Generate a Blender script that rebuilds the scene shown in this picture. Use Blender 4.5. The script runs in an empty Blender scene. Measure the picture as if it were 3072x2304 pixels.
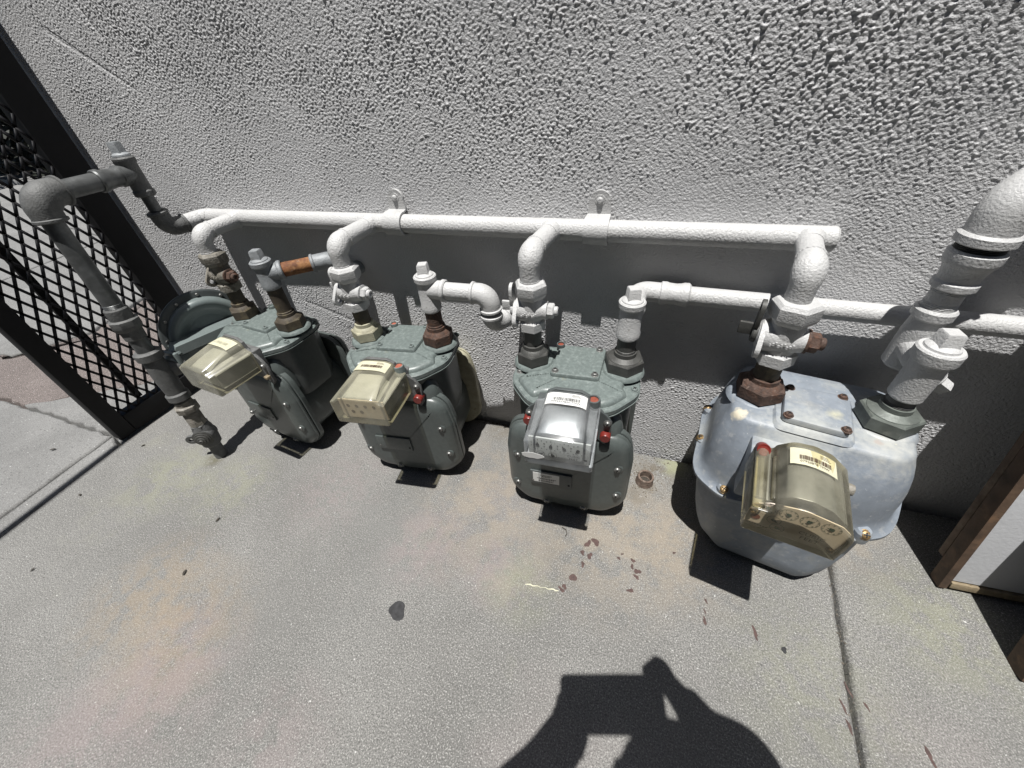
import bpy, bmesh, math, random
import numpy as np
from mathutils import Vector, Matrix

# ---------------------------------------------------------------- camera, world, sun, exposure
sc = bpy.context.scene
COL = sc.collection
rnd = random.Random(7)
PI = math.pi

CAM = Vector((0.0, -0.7136, 0.80))
yaw, pitch, roll = math.radians(-22.85), math.radians(-40.0), math.radians(-5.3)
fwd = Vector((math.sin(yaw) * math.cos(pitch), math.cos(yaw) * math.cos(pitch), math.sin(pitch)))
r0 = Vector((math.cos(yaw), -math.sin(yaw), 0))
u0 = r0.cross(fwd)
cr, sr = math.cos(roll), math.sin(roll)
RIGHT = cr * r0 + sr * u0
UP = -sr * r0 + cr * u0
cam = bpy.data.cameras.new('camera')
cam.sensor_width = 36.0
cam.lens = 1150.0 / 3072.0 * 36.0
cam.clip_start = 0.01
cam.clip_end = 400.0
camo = bpy.data.objects.new('camera', cam)
m = Matrix((RIGHT, UP, -fwd)).transposed().to_4x4()
m.translation = CAM
camo.matrix_world = m
COL.objects.link(camo)
sc.camera = camo

LIGHT = Vector((-0.014, 0.218, -1.0)).normalized()      # the way sunlight travels
world = bpy.data.worlds.new("World")
sc.world = world
world.use_nodes = True
wn = world.node_tree
bg = wn.nodes['Background']
sky = wn.nodes.new('ShaderNodeTexSky')
sky.sky_type = 'NISHITA'
sky.sun_disc = False
sky.sun_elevation = math.asin(-LIGHT.z)
sky.sun_rotation = math.atan2(-LIGHT.x, -LIGHT.y)
wn.links.new(sky.outputs[0], bg.inputs[0])
bg.inputs[1].default_value = 0.05

sun = bpy.data.lights.new('sun', 'SUN')
sun.energy = 5.0
sun.angle = math.radians(0.53)
sun.color = (1.0, 0.98, 0.95)
suno = bpy.data.objects.new('sun', sun)
suno.rotation_euler = LIGHT.to_track_quat('-Z', 'Y').to_euler()
suno.location = (0, -1, 4)
COL.objects.link(suno)

sc.view_settings.view_transform = 'Standard'
sc.view_settings.look = 'None'
sc.view_settings.exposure = 0.55
sc.view_settings.gamma = 1.0
sc.view_settings.use_curve_mapping = False
sc.cycles.max_bounces = 8
sc.cycles.transparent_max_bounces = 16

# ---------------------------------------------------------------- mesh helpers
X, Y, Z = Vector((1, 0, 0)), Vector((0, 1, 0)), Vector((0, 0, 1))


def V(*a):
    return Vector(a)


def frame(p, d, up=None):
    """matrix with local Z along d"""
    d = Vector(d).normalized()
    a = Vector(up) if up is not None else (V(0, 0, 1) if abs(d.z) < 0.9 else V(1, 0, 0))
    x = a.cross(d)
    if x.length < 1e-6:
        x = V(1, 0, 0)
    x.normalize()
    y = d.cross(x)
    mm = Matrix((x, y, d)).transposed().to_4x4()
    mm.translation = Vector(p)
    return mm


class MB:
    def __init__(self):
        self.v, self.f, self.mi = [], [], []
        self.flat = set()
        self.cur = 0

    def add(self, vs, fs):
        b = len(self.v)
        self.v += [tuple(x) for x in vs]
        self.f += [tuple(i + b for i in f) for f in fs]
        self.mi += [self.cur] * len(fs)
        return self

    def rings(self, rings, closed=True, cap0=True, cap1=True):
        n = len(rings[0])
        vs = [p for r in rings for p in r]
        fs = []
        for k in range(len(rings) - 1):
            for i in range(n if closed else n - 1):
                j = (i + 1) % n
                fs.append((k * n + i, k * n + j, (k + 1) * n + j, (k + 1) * n + i))
        k0 = len(self.f) + len(fs)
        for on, st in ((cap0, 0), (cap1, (len(rings) - 1) * n)):
            if not on:
                continue
            if n > 8:
                vs = list(vs)
                cen = Vector((0, 0, 0))
                for i in range(n):
                    cen += Vector(vs[st + i])
                vs.append(cen / n)
                fs += [(st + i, st + (i + 1) % n, len(vs) - 1) for i in range(n)]
            else:
                fs.append(tuple(range(st, st + n)))
        self.flat.update(range(k0, len(self.f) + len(fs)))
        return self.add(vs, fs)

    def lathe(self, p, d, prof, seg=28, up=None, phase=0.0, cap=True):
        mm = frame(p, d, up)
        rr = []
        for (r, t) in prof:
            r = max(r, 1e-5)
            rr.append([mm @ V(r * math.cos(2 * PI * i / seg + phase), r * math.sin(2 * PI * i / seg + phase), t) for i in range(seg)])
        return self.rings(rr, cap0=cap, cap1=cap)

    def cyl(self, p, q, r, r2=None, seg=24, b=0.0):
        p, q = Vector(p), Vector(q)
        L = (q - p).length
        r2 = r if r2 is None else r2
        if b:
            return self.lathe(p, q - p, [(r - b, 0), (r - b * .3, b * .3), (r, b), (r2, L - b), (r2 - b * .3, L - b * .3), (r2 - b, L)], seg)
        return self.lathe(p, q - p, [(r, 0), (r2, L)], seg)

    def hexn(self, p, d, w, h, ch=.12, up=None, phase=0.0):
        r = w / math.sqrt(3)
        c = h * ch
        return self.lathe(p, d, [(r * .88, 0), (r, c), (r, h - c), (r * .88, h)], 6, up, phase)

    def sweep(self, pts, r, seg=20, cap=True):
        pts = [Vector(p) for p in pts]
        n = len(pts)
        rs = r if isinstance(r, (list, tuple)) else [r] * n
        tang = []
        for i in range(n):
            a = pts[max(i - 1, 0)]
            b = pts[min(i + 1, n - 1)]
            tang.append((b - a).normalized())
        t0 = tang[0]
        a = V(0, 0, 1) if abs(t0.z) < .9 else V(1, 0, 0)
        x = (a - t0 * a.dot(t0)).normalized()
        rr = []
        for i in range(n):
            t = tang[i]
            x = (x - t * x.dot(t)).normalized()
            y = t.cross(x)
            rr.append([pts[i] + rs[i] * (math.cos(2 * PI * k / seg) * x + math.sin(2 * PI * k / seg) * y) for k in range(seg)])
        return self.rings(rr, cap0=cap, cap1=cap)

    def box(self, c, s, b=0.0, M=None, seg=2):
        bm = bmesh.new()
        bmesh.ops.create_cube(bm, size=1.0)
        for v in bm.verts:
            v.co = V(v.co.x * s[0], v.co.y * s[1], v.co.z * s[2])
        if b:
            bmesh.ops.bevel(bm, geom=bm.edges[:], offset=b, segments=seg, profile=.6, affect='EDGES')
        mm = M or Matrix()
        cc = Vector(c)
        bm.verts.index_update()
        vs = [mm @ (v.co + cc) for v in bm.verts]
        fs = [[v.index for v in f.verts] for f in bm.faces]
        bm.free()
        return self.add(vs, fs)

    def prism(self, outline, h0, h1, M=None, b=0.0):
        """outline: 2-D points (ccw), extruded along local Z"""
        mm = M or Matrix()
        if b:
            lv = [(b, h0), (b * .3, h0 + b * .3), (0, h0 + b), (0, h1 - b), (b * .3, h1 - b * .3), (b, h1)]
        else:
            lv = [(0, h0), (0, h1)]
        rr = [[mm @ V(q[0], q[1], h) for q in inset(outline, o)] for o, h in lv]
        return self.rings(rr)

    def build(self, name, mats, parent=None, world=True, sharp=33):
        me = bpy.data.meshes.new(name)
        off = Vector((0, 0, 0))
        vs = self.v
        if parent is not None and world:
            off = abs_loc(parent)
            vs = [(a - off.x, b - off.y, c - off.z) for a, b, c in self.v]
        me.from_pydata(vs, [], self.f)
        mats = mats if isinstance(mats, (list, tuple)) else [mats]
        for mt in mats:
            me.materials.append(mt)
        if len(mats) > 1:
            me.polygons.foreach_set('material_index', self.mi)
        bm = bmesh.new()
        bm.from_mesh(me)
        bm.faces.ensure_lookup_table()
        bmesh.ops.recalc_face_normals(bm, faces=bm.faces[:])
        lim = math.radians(sharp)
        for e in bm.edges:
            if len(e.link_faces) == 2:
                e.smooth = e.calc_face_angle(0) < lim
        for f in bm.faces:
            f.smooth = len(f.verts) <= 4 and f.index not in self.flat
        bm.to_mesh(me)
        bm.free()
        o = bpy.data.objects.new(name, me)
        COL.objects.link(o)
        if parent is not None:
            o.parent = parent
        return o


def abs_loc(o):
    l = Vector((0, 0, 0))
    while o is not None:
        l += o.location
        o = o.parent
    return l


def area2(o):
    return sum(o[i][0] * o[(i + 1) % len(o)][1] - o[(i + 1) % len(o)][0] * o[i][1] for i in range(len(o))) / 2


def inset(o, d):
    if abs(d) < 1e-9:
        return [tuple(p) for p in o]
    n = len(o)
    out = []
    for i in range(n):
        a, p, b = o[i - 1], o[i], o[(i + 1) % n]
        e1 = V(p[0] - a[0], p[1] - a[1], 0)
        e2 = V(b[0] - p[0], b[1] - p[1], 0)
        if e1.length < 1e-9:
            e1 = e2
        if e2.length < 1e-9:
            e2 = e1
        n1 = V(-e1.y, e1.x, 0).normalized()
        n2 = V(-e2.y, e2.x, 0).normalized()
        nn = n1 + n2
        if nn.length < 1e-6:
            nn = n1
        nn.normalize()
        k = min(1.6, 1.0 / max(.35, nn.dot(n1)))
        out.append((p[0] + nn.x * d * k, p[1] + nn.y * d * k))
    return out


def rpoly(cs, seg=6):
    """rounded polygon: corners (x, y, radius), ccw"""
    n = len(cs)
    out = []
    for i in range(n):
        a, p, b = cs[i - 1], cs[i], cs[(i + 1) % n]
        P = V(p[0], p[1], 0)
        u = (V(a[0], a[1], 0) - P)
        w = (V(b[0], b[1], 0) - P)
        r = p[2]
        lu, lw = u.length, w.length
        u.normalize()
        w.normalize()
        ang = u.angle(w)
        t = min(r / math.tan(ang / 2), lu * .49, lw * .49)
        p1, p2 = P + u * t, P + w * t
        for k in range(seg + 1):
            s = k / seg
            q = (1 - s) ** 2 * p1 + 2 * s * (1 - s) * P + s * s * p2
            out.append((q.x, q.y))
    return out


def arc(p0, pc, p1, R, n=8):
    """fillet of radius R at corner pc between p0 and p1, full path"""
    p0, pc, p1 = Vector(p0), Vector(pc), Vector(p1)
    u, w = (p0 - pc).normalized(), (p1 - pc).normalized()
    ang = u.angle(w)
    t = R / math.tan(ang / 2)
    t = min(t, (p0 - pc).length * .95, (p1 - pc).length * .95)
    a, b = pc + u * t, pc + w * t
    R = t * math.tan(ang / 2)
    c = pc + (u + w).normalized() * (R / math.sin(ang / 2))
    out = [p0]
    va, vb = a - c, b - c
    th = va.angle(vb)
    for k in range(n + 1):
        s = k / n
        q = (math.sin((1 - s) * th) * va + math.sin(s * th) * vb) / math.sin(th)
        out.append(c + q)
    out.append(p1)
    return out


def thing(name, label, cat, loc=(0, 0, 0), rz=0.0, group=None):
    o = bpy.data.objects.new(name, None)
    o.empty_display_size = .05
    o.location = loc
    o.rotation_euler = (0, 0, rz)
    COL.objects.link(o)
    return tag(o, label, cat, group)


def tag(o, label=None, cat=None, group=None, kind=None):
    if label:
        o['label'] = label
    if cat:
        o['category'] = cat
    if group:
        o['group'] = group
    if kind:
        o['kind'] = kind
    return o


# ---------------------------------------------------------------- materials
ALB = .80      # darkens all base colours to cut bounced light and deepen shadows; exposure compensates


def mat(name, col, rough=.6, metal=0.0, var=.12, vscale=25.0, bump=0.0, bscale=250.0, spots=(), spec=.5, bdist=.002, hue=None, patches=()):
    """spots: (colour, scale, lo, hi, strength) patches of another colour (wear, rust, dirt)"""
    k8 = lambda c: tuple(x * ALB for x in c)
    col = k8(col)
    hue = k8(hue) if hue else None
    spots = [(k8(q[0]),) + tuple(q[1:]) for q in spots]
    patches = [tuple(q[:4]) + (k8(q[4]), q[5]) for q in patches]
    mt = bpy.data.materials.new(name)
    mt.use_nodes = True
    nt = mt.node_tree
    b = nt.nodes['Principled BSDF']
    N, L = nt.nodes.new, nt.links.new
    tc = N('ShaderNodeTexCoord')
    nz = N('ShaderNodeTexNoise')
    nz.inputs['Scale'].default_value = vscale
    nz.inputs['Detail'].default_value = 6
    L(tc.outputs['Object'], nz.inputs['Vector'])
    mp = N('ShaderNodeMapRange')
    mp.inputs[1].default_value = .3
    mp.inputs[2].default_value = .7
    L(nz.outputs['Fac'], mp.inputs[0])
    mx = N('ShaderNodeMix')
    mx.data_type = 'RGBA'
    c2 = hue or col
    mx.inputs[6].default_value = (*[c * (1 - var) for c in col], 1)
    mx.inputs[7].default_value = (*[min(.95, c * (1 + var)) for c in c2], 1)
    L(mp.outputs[0], mx.inputs[0])
    cur = mx.outputs[2]
    for k, (sc_, ssc, lo, hi, st) in enumerate(spots):
        n2 = N('ShaderNodeTexNoise')
        n2.inputs['Scale'].default_value = ssc
        n2.inputs['Detail'].default_value = 7
        n2.inputs['Roughness'].default_value = .65
        ad = N('ShaderNodeVectorMath')
        ad.inputs[1].default_value = (3.7 * k + 1.3, 1.1 * k, 2.9 * k)
        L(tc.outputs['Object'], ad.inputs[0])
        L(ad.outputs[0], n2.inputs['Vector'])
        m2 = N('ShaderNodeMapRange')
        m2.inputs[1].default_value = lo
        m2.inputs[2].default_value = hi
        m2.inputs[4].default_value = st
        L(n2.outputs['Fac'], m2.inputs[0])
        x2 = N('ShaderNodeMix')
        x2.data_type = 'RGBA'
        L(m2.outputs[0], x2.inputs[0])
        L(cur, x2.inputs[6])
        x2.inputs[7].default_value = (*sc_, 1)
        cur = x2.outputs[2]
    for (px, py, pz, pr, pc, ps) in patches:
        dv = N('ShaderNodeVectorMath')
        dv.operation = 'DISTANCE'
        dv.inputs[1].default_value = (px, py, pz)
        L(tc.outputs['Object'], dv.inputs[0])
        n4 = N('ShaderNodeTexNoise')
        n4.inputs['Scale'].default_value = 110
        n4.inputs['Detail'].default_value = 5
        L(tc.outputs['Object'], n4.inputs['Vector'])
        ma = N('ShaderNodeMath')
        ma.operation = 'MULTIPLY_ADD'
        ma.inputs[1].default_value = pr * .9
        L(n4.outputs['Fac'], ma.inputs[0])
        L(dv.outputs['Value'], ma.inputs[2])
        m4_ = N('ShaderNodeMapRange')
        m4_.inputs[1].default_value = pr * (.95 if ps > .8 else .5)
        m4_.inputs[2].default_value = pr * 1.25
        m4_.inputs[3].default_value = ps
        m4_.inputs[4].default_value = 0
        L(ma.outputs[0], m4_.inputs[0])
        x4 = N('ShaderNodeMix')
        x4.data_type = 'RGBA'
        L(m4_.outputs[0], x4.inputs[0])
        L(cur, x4.inputs[6])
        x4.inputs[7].default_value = (*pc, 1)
        cur = x4.outputs[2]
    L(cur, b.inputs['Base Color'])
    b.inputs['Roughness'].default_value = rough
    b.inputs['Metallic'].default_value = metal
    b.inputs['Specular IOR Level'].default_value = spec
    if bump:
        n3 = N('ShaderNodeTexNoise')
        n3.inputs['Scale'].default_value = bscale
        n3.inputs['Detail'].default_value = 4
        L(tc.outputs['Object'], n3.inputs['Vector'])
        bp = N('ShaderNodeBump')
        bp.inputs['Strength'].default_value = bump
        bp.inputs['Distance'].default_value = bdist
        L(n3.outputs['Fac'], bp.inputs['Height'])
        L(bp.outputs[0], b.inputs['Normal'])
    return mt


def plastic(name, tint, clear, rough=.12, milky=.0):
    """thin see-through plastic shell: part clear, part scattering, glossy on top"""
    mt = bpy.data.materials.new(name)
    mt.use_nodes = True
    nt = mt.node_tree
    nt.nodes.clear()
    N, L = nt.nodes.new, nt.links.new
    out = N('ShaderNodeOutputMaterial')
    tr = N('ShaderNodeBsdfTransparent')
    full = tint
    tint = tuple(x * ALB for x in tint)
    tr.inputs[0].default_value = (*[min(1, .45 + .53 * (c / max(tint))) for c in tint], 1)
    pb = N('ShaderNodeBsdfPrincipled')
    tc = N('ShaderNodeTexCoord')
    nz = N('ShaderNodeTexNoise')
    nz.inputs['Scale'].default_value = 35
    nz.inputs['Detail'].default_value = 6
    L(tc.outputs['Object'], nz.inputs['Vector'])
    mx = N('ShaderNodeMix')
    mx.data_type = 'RGBA'
    mx.inputs[6].default_value = (*[c * .8 for c in tint], 1)
    mx.inputs[7].default_value = (*[c * 1.15 for c in tint], 1)
    L(nz.outputs['Fac'], mx.inputs[0])
    L(mx.outputs[2], pb.inputs['Base Color'])
    pb.inputs['Roughness'].default_value = rough
    ms = N('ShaderNodeMixShader')
    mr = N('ShaderNodeMapRange')
    mr.inputs[1].default_value = .3
    mr.inputs[2].default_value = .75
    mr.inputs[3].default_value = 1 - clear - .1
    mr.inputs[4].default_value = 1 - clear + .12
    L(nz.outputs['Fac'], mr.inputs[0])
    fr = N('ShaderNodeFresnel')
    fr.inputs[0].default_value = 1.45
    ad = N('ShaderNodeMath')
    ad.operation = 'ADD'
    ad.use_clamp = True
    L(mr.outputs[0], ad.inputs[0])
    L(fr.outputs[0], ad.inputs[1])
    L(ad.outputs[0], ms.inputs[0])
    L(tr.outputs[0], ms.inputs[1])
    L(pb.outputs[0], ms.inputs[2])
    gl = N('ShaderNodeBsdfGlossy')
    gl.inputs['Roughness'].default_value = rough
    m2 = N('ShaderNodeMixShader')
    m2.inputs[0].default_value = .06
    L(ms.outputs[0], m2.inputs[1])
    L(gl.outputs[0], m2.inputs[2])
    L(m2.outputs[0], out.inputs[0])
    return mt


m_white = mat('white_pipe_paint', (.545, .545, .54), .5, var=.05, vscale=40, bump=.8, bscale=300, bdist=.0022, spots=[((.25, .24, .22), 170, .645, .69, .5), ((.5, .49, .46), 14, .62, .8, .35)])
m_whitefit = mat('white_fitting_paint', (.53, .53, .525), .5, var=.06, vscale=60, bump=.45, bscale=330, bdist=.0025, spots=[((.22, .2, .17), 70, .68, .76, .6), ((.45, .44, .42), 22, .6, .8, .35)])
m_greyshaded = mat('shaded_grey_green_paint', (.086, .100, .096), .36, var=.10, vscale=120, bump=.06, bscale=500, spots=[((.17, .19, .18), 160, .6, .78, .4), ((.05, .056, .053), 30, .62, .8, .4)])  # case darker than the lid: shade on its sides put into the colour
m_greylid = mat('grey_green_lid_paint', (.15, .178, .170), .38, var=.14, vscale=150, bump=.10, bscale=600, spots=[((.30, .34, .325), 130, .5, .72, .6), ((.40, .36, .20), 26, .68, .78, .5)])
m_blue = mat('worn_blue_grey_paint', (.225, .254, .290), .5, var=.12, vscale=60, bump=.16, bscale=350, spots=[((.39, .40, .40), 75, .55, .66, .5), ((.36, .365, .345), 12, .52, .62, .5), ((.58, .54, .40), 19, .67, .70, .8), ((.13, .14, .16), 80, .67, .72, .6), ((.75, .75, .74), 140, .68, .71, .85)],
    patches=[(-.104, -.066, .328, .017, (.66, .60, .46), .95), (.018, -.035, .352, .018, (.58, .55, .38), .7), (-.02, -.085, .335, .085, (.50, .51, .48), .8), (.085, -.05, .33, .075, (.50, .50, .46), .8), (.075, -.056, .333, .009, (.40, .36, .33), .95), (-.02, -.12, .31, .07, (.48, .49, .47), .75), (-.14, -.03, .25, .06, (.42, .43, .40), .5)])
m_rust = mat('rusty_iron', (.075, .045, .033), .8, var=.4, vscale=90, bump=.6, bscale=300, spots=[((.145, .066, .038), 70, .48, .66, .75), ((.24, .18, .15), 110, .60, .72, .75), ((.03, .02, .018), 45, .62, .75, .7)])
m_brown = mat('brown_oxidised_iron', (.065, .052, .036), .7, var=.25, vscale=50, bump=.3, bscale=350, spots=[((.20, .165, .09), 40, .5, .7, .7), ((.10, .04, .02), 60, .6, .75, .6)])
m_darkiron = mat('dark_grey_iron', (.075, .075, .07), .55, .2, var=.25, vscale=70, bump=.25, bscale=350, spots=[((.22, .2, .16), 60, .6, .76, .5)])
m_olive = mat('dirty_pale_nut', (.38, .36, .26), .6, var=.2, vscale=60, bump=.3, bscale=300, spots=[((.15, .13, .09), 60, .55, .7, .7)])
m_galv = mat('dull_galvanised_pipe', (.13, .135, .135), .42, .45, var=.3, vscale=35, bump=.15, bscale=300, spots=[((.25, .26, .26), 45, .5, .75, .6), ((.06, .055, .05), 30, .6, .75, .5)])
m_castgrey = mat('grey_cast_iron', (.12, .122, .12), .65, .1, var=.2, vscale=60, bump=.45, bscale=320, spots=[((.24, .24, .23), 70, .55, .75, .5), ((.05, .045, .04), 40, .62, .75, .5)])
m_palegalv = mat('pale_galvanised_fitting', (.26, .275, .285), .55, .1, var=.2, vscale=60, bump=.4, bscale=350, spots=[((.13, .13, .125), 50, .6, .75, .6)])
m_weather = mat('weathered_valve_metal', (.20, .185, .155), .65, var=.3, vscale=55, bump=.5, bscale=260, bdist=.003, spots=[((.42, .40, .36), 45, .5, .68, .7), ((.09, .05, .03), 50, .55, .7, .7)])
m_black = mat('black_gate_paint', (.008, .008, .009), .6, spec=.25, var=.2, bump=.1, bscale=300, spots=[((.05, .05, .05), 40, .68, .78, .5)])
m_blackmesh = mat('black_mesh_paint', (.006, .006, .008), .6, spec=.25)
m_regul = mat('grey_regulator_paint', (.17, .20, .196), .32, var=.06, vscale=60, bump=.05, bscale=500)
m_regdark = mat('dark_flange_paint', (.085, .096, .096), .45, var=.1, bump=.05)
m_screw = mat('zinc_screw', (.26, .26, .25), .42, .7, var=.2, vscale=200)
m_brass = mat('tarnished_brass_screw', (.30, .20, .09), .45, .6, var=.3, vscale=150, spots=[((.07, .05, .03), 200, .5, .65, .6)])
m_dark = mat('dark_gap', (.012, .012, .012), .8)
m_red = mat('red_seal_wax', (.25, .06, .035), .55, var=.2, vscale=200, bump=.2, bscale=500)
m_redplug = mat('red_plastic_seal', (.19, .024, .018), .35, var=.1)
m_orange = mat('faded_red_wax', (.36, .10, .06), .7, var=.3, vscale=300, bump=.4, bscale=700)
m_label = mat('white_label', (.75, .75, .73), .5, var=.04)
m_yellabel = mat('yellowed_label', (.62, .60, .44), .5, var=.1, vscale=60)
m_print = mat('black_print', (.02, .02, .02), .6)
m_greenprint = mat('dark_green_print', (.03, .07, .045), .6)
m_brownprint = mat('brown_print', (.09, .05, .03), .6)
m_dial = mat('pale_dial_face', (.52, .53, .50), .5, var=.04)
m_beigedial = mat('beige_dial_face', (.74, .64, .54), .5, var=.06)
m_alu = mat('index_metal', (.29, .30, .30), .34, .5, var=.1, vscale=50)
m_clear = plastic('clear_plastic', (.62, .64, .65), .90, .16)
m_yel4 = plastic('yellowed_plastic', (.50, .475, .37), .90, .16)
m_yel = plastic('cloudy_yellow_plastic', (.42, .405, .32), .60, .2)
m_yel2 = plastic('hazy_yellow_plastic', (.45, .43, .33), .66, .16)
m_wood = mat('weathered_brown_wood', (.105, .066, .042), .75, var=.4, vscale=30, bump=.4, bscale=120, spots=[((.26, .15, .08), 35, .52, .7, .6), ((.03, .018, .01), 30, .6, .72, .7)])
m_whitewood = mat('white_painted_board', (.62, .63, .65), .55, var=.05, vscale=15, bump=.2, bscale=160, spots=[((.35, .34, .33), 45, .66, .76, .4)])
m_greywood = mat('greyed_brown_wood', (.15, .105, .075), .8, var=.35, vscale=40, bump=.4, bscale=140, spots=[((.30, .25, .19), 30, .52, .7, .6), ((.05, .03, .02), 45, .6, .72, .7)])
m_palewood = mat('bare_pale_wood', (.24, .19, .12), .75, var=.3, vscale=60, bump=.3, spots=[((.07, .045, .02), 60, .55, .7, .8)])
m_skin = mat('skin', (.45, .28, .2), .5)
m_shirt = mat('dark_shirt_cloth', (.05, .06, .09), .85)
m_trouser = mat('grey_trouser_cloth', (.10, .10, .11), .85)
m_hair = mat('dark_hair', (.02, .015, .01), .6)
m_shoe = mat('black_shoe', (.02, .02, .02), .5)
m_leaf = mat('dry_leaf', (.05, .042, .032), .8, var=.4, vscale=200)
m_fleck = mat('flaked_red_brown_paint', (.075, .042, .036), .7, var=.3, vscale=150)
m_tar = mat('black_gum', (.025, .025, .027), .75, var=.5, vscale=120, bump=.4, bscale=200)


def concrete(name, base, speck=.72, warm=True, jscale=1.0):
    base = tuple(x * ALB for x in base)
    mt = bpy.data.materials.new(name)
    mt.use_nodes = True
    nt = mt.node_tree
    b = nt.nodes['Principled BSDF']
    N, L = nt.nodes.new, nt.links.new
    tc = N('ShaderNodeTexCoord')
    cur = None

    def noise(s, d=5, r=.6, off=0.0):
        n = N('ShaderNodeTexNoise')
        n.inputs['Scale'].default_value = s
        n.inputs['Detail'].default_value = d
        n.inputs['Roughness'].default_value = r
        if off:
            a = N('ShaderNodeVectorMath')
            a.inputs[1].default_value = (off, off * .7, off * 1.3)
            L(tc.outputs['Object'], a.inputs[0])
            L(a.outputs[0], n.inputs['Vector'])
        else:
            L(tc.outputs['Object'], n.inputs['Vector'])
        return n.outputs['Fac']

    def rng(f, lo, hi, a=0.0, c=1.0):
        r = N('ShaderNodeMapRange')
        r.inputs[1].default_value = lo
        r.inputs[2].default_value = hi
        r.inputs[3].default_value = a
        r.inputs[4].default_value = c
        L(f, r.inputs[0])
        return r.outputs[0]

    def mix(f, a, c, blend='MIX'):
        x = N('ShaderNodeMix')
        x.data_type = 'RGBA'
        x.blend_type = blend
        if isinstance(f, float):
            x.inputs[0].default_value = f
        else:
            L(f, x.inputs[0])
        for s, k in ((6, a), (7, c)):
            if isinstance(k, tuple):
                x.inputs[s].default_value = (*k, 1)
            else:
                L(k, x.inputs[s])
        return x.outputs[2]

    d = tuple(c * .80 for c in base)
    l = tuple(c * 1.16 for c in base)
    cur = mix(rng(noise(3.2, 6), .35, .65), d, l)
    cur = mix(rng(noise(22, 5, .6, 4.), .3, .7, 0, .30), cur, tuple(c * .78 for c in base))
    # sand grains, several sizes
    cur = mix(rng(noise(430, 2, .6, 2.), .42, .60, 0, speck * 1.1), cur, tuple(c * .42 for c in base))
    cur = mix(rng(noise(400, 2, .6, 9.), .55, .66, 0, speck * 1.1), cur, tuple(min(.8, c * 1.9) for c in base))
    cur = mix(rng(noise(210, 2, .5, 15.), .62, .69, 0, .75), cur, tuple(c * .40 for c in base))
    cur = mix(rng(noise(140, 2, .5, 23.), .72, .75, 0, .6), cur, (.62, .62, .60))
    if warm:
        cur = mix(rng(noise(5, 6, .65, 31.), .60, .74, 0, .14), cur, (.30, .30, .19))
        cur = mix(rng(noise(2.3, 5, .6, 43.), .58, .74, 0, .14), cur, (.32, .25, .25))
        cur = mix(rng(noise(2.8, 6, .6, 51.), .50, .72, 0, .35), cur, tuple(c * .72 for c in base))
        ox = N('ShaderNodeNewGeometry')
        for k, (sx, sy, r, c, st_) in enumerate(STAINS):
            dv = N('ShaderNodeVectorMath')
            dv.operation = 'DISTANCE'
            dv.inputs[1].default_value = (sx, sy, 0)
            L(ox.outputs['Position'], dv.inputs[0])
            f = rng(dv.outputs['Value'], r * .25, r, 1, 0)
            mu = N('ShaderNodeMath')
            mu.operation = 'MULTIPLY'
            L(f, mu.inputs[0])
            L(rng(noise(14 + k % 4 * 6, 8, .7, 60. + k * 3), .42, .55, 0, st_), mu.inputs[1])
            cur = mix(mu.outputs[0], cur, tuple(q * ALB for q in c))
    L(cur, b.inputs['Base Color'])
    b.inputs['Roughness'].default_value = .88
    b.inputs['Specular IOR Level'].default_value = .25
    bp = N('ShaderNodeBump')
    bp.inputs['Strength'].default_value = .55
    bp.inputs['Distance'].default_value = .0022
    L(noise(380, 3, .6, 1.), bp.inputs['Height'])
    b2 = N('ShaderNodeBump')
    b2.inputs['Strength'].default_value = .35
    b2.inputs['Distance'].default_value = .004
    L(noise(60, 4, .6, 5.), b2.inputs['Height'])
    L(bp.outputs[0], b2.inputs['Normal'])
    L(b2.outputs[0], b.inputs['Normal'])
    return mt


TAN, PINK, YEL, ORG, GRY = (.34, .285, .215), (.32, .25, .25), (.30, .31, .19), (.33, .25, .16), (.17, .175, .17)
STAINS = [(-.27, -.25, .24, TAN, 0.41), (.0, -.25, .22, TAN, 0.44), (.14, -.24, .17, TAN, 0.41), (-.88, -.67, .16, ORG, 0.33), (-.75, -.70, .16, ORG, 0.33), (-.70, -.76, .15, PINK, 0.33), (-.376, -.40, .12, PINK, 0.33), (-.198, -.40, .10, PINK, 0.33), (-.146, -.42, .09, YEL, 0.28), (-1.14, -.44, .15, YEL, 0.33), (-.95, -.41, .13, YEL, 0.28), (-.67, -.345, .15, PINK, 0.22), (-.77, -.87, .14, PINK, 0.28), (-.44, -.77, .12, PINK, 0.22), (.574, -.26, .14, YEL, 0.30), (.35, -.42, .16, YEL, 0.19), (-.50, -.33, .12, GRY, 0.28), (-.48, -.50, .2, GRY, 0.19), (.085, -.07, .075, (.13, .105, .07), .6), (.05, -.14, .05, (.17, .15, .12), .6), (.13, -.03, .05, YEL, .7), (-.25, -.02, .05, (.15, .13, .10), .5), (-.33, -.03, .06, (.15, .13, .10), .5), (-.66, -.05, .08, (.14, .125, .10), .5), (-1.08, -.36, .035, (.12, .11, .07), .8), (.45, -.12, .12, TAN, 0.33)]
m_conc = concrete('broom_finished_concrete', (.242, .238, .226))
m_conc2 = concrete('pale_walk_concrete', (.25, .248, .24), .4, False)
m_gravel = concrete('pinkish_gravel_earth', (.215, .185, .172), .9, False)
m_soil = concrete('dark_soil', (.07, .06, .05), .6, False)

m_stucco = mat('grey_white_stucco_paint', (.65, .65, .655), .75, spec=.2, var=.05, vscale=6, bump=1.0, bscale=340, bdist=.0022, spots=[((.50, .50, .48), 9, .58, .75, .35)])

# ---------------------------------------------------------------- ground
ground = MB().box((0, 0, -.13), (60, 60, .04)).build('ground', m_soil)
tag(ground, kind='structure')


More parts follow.
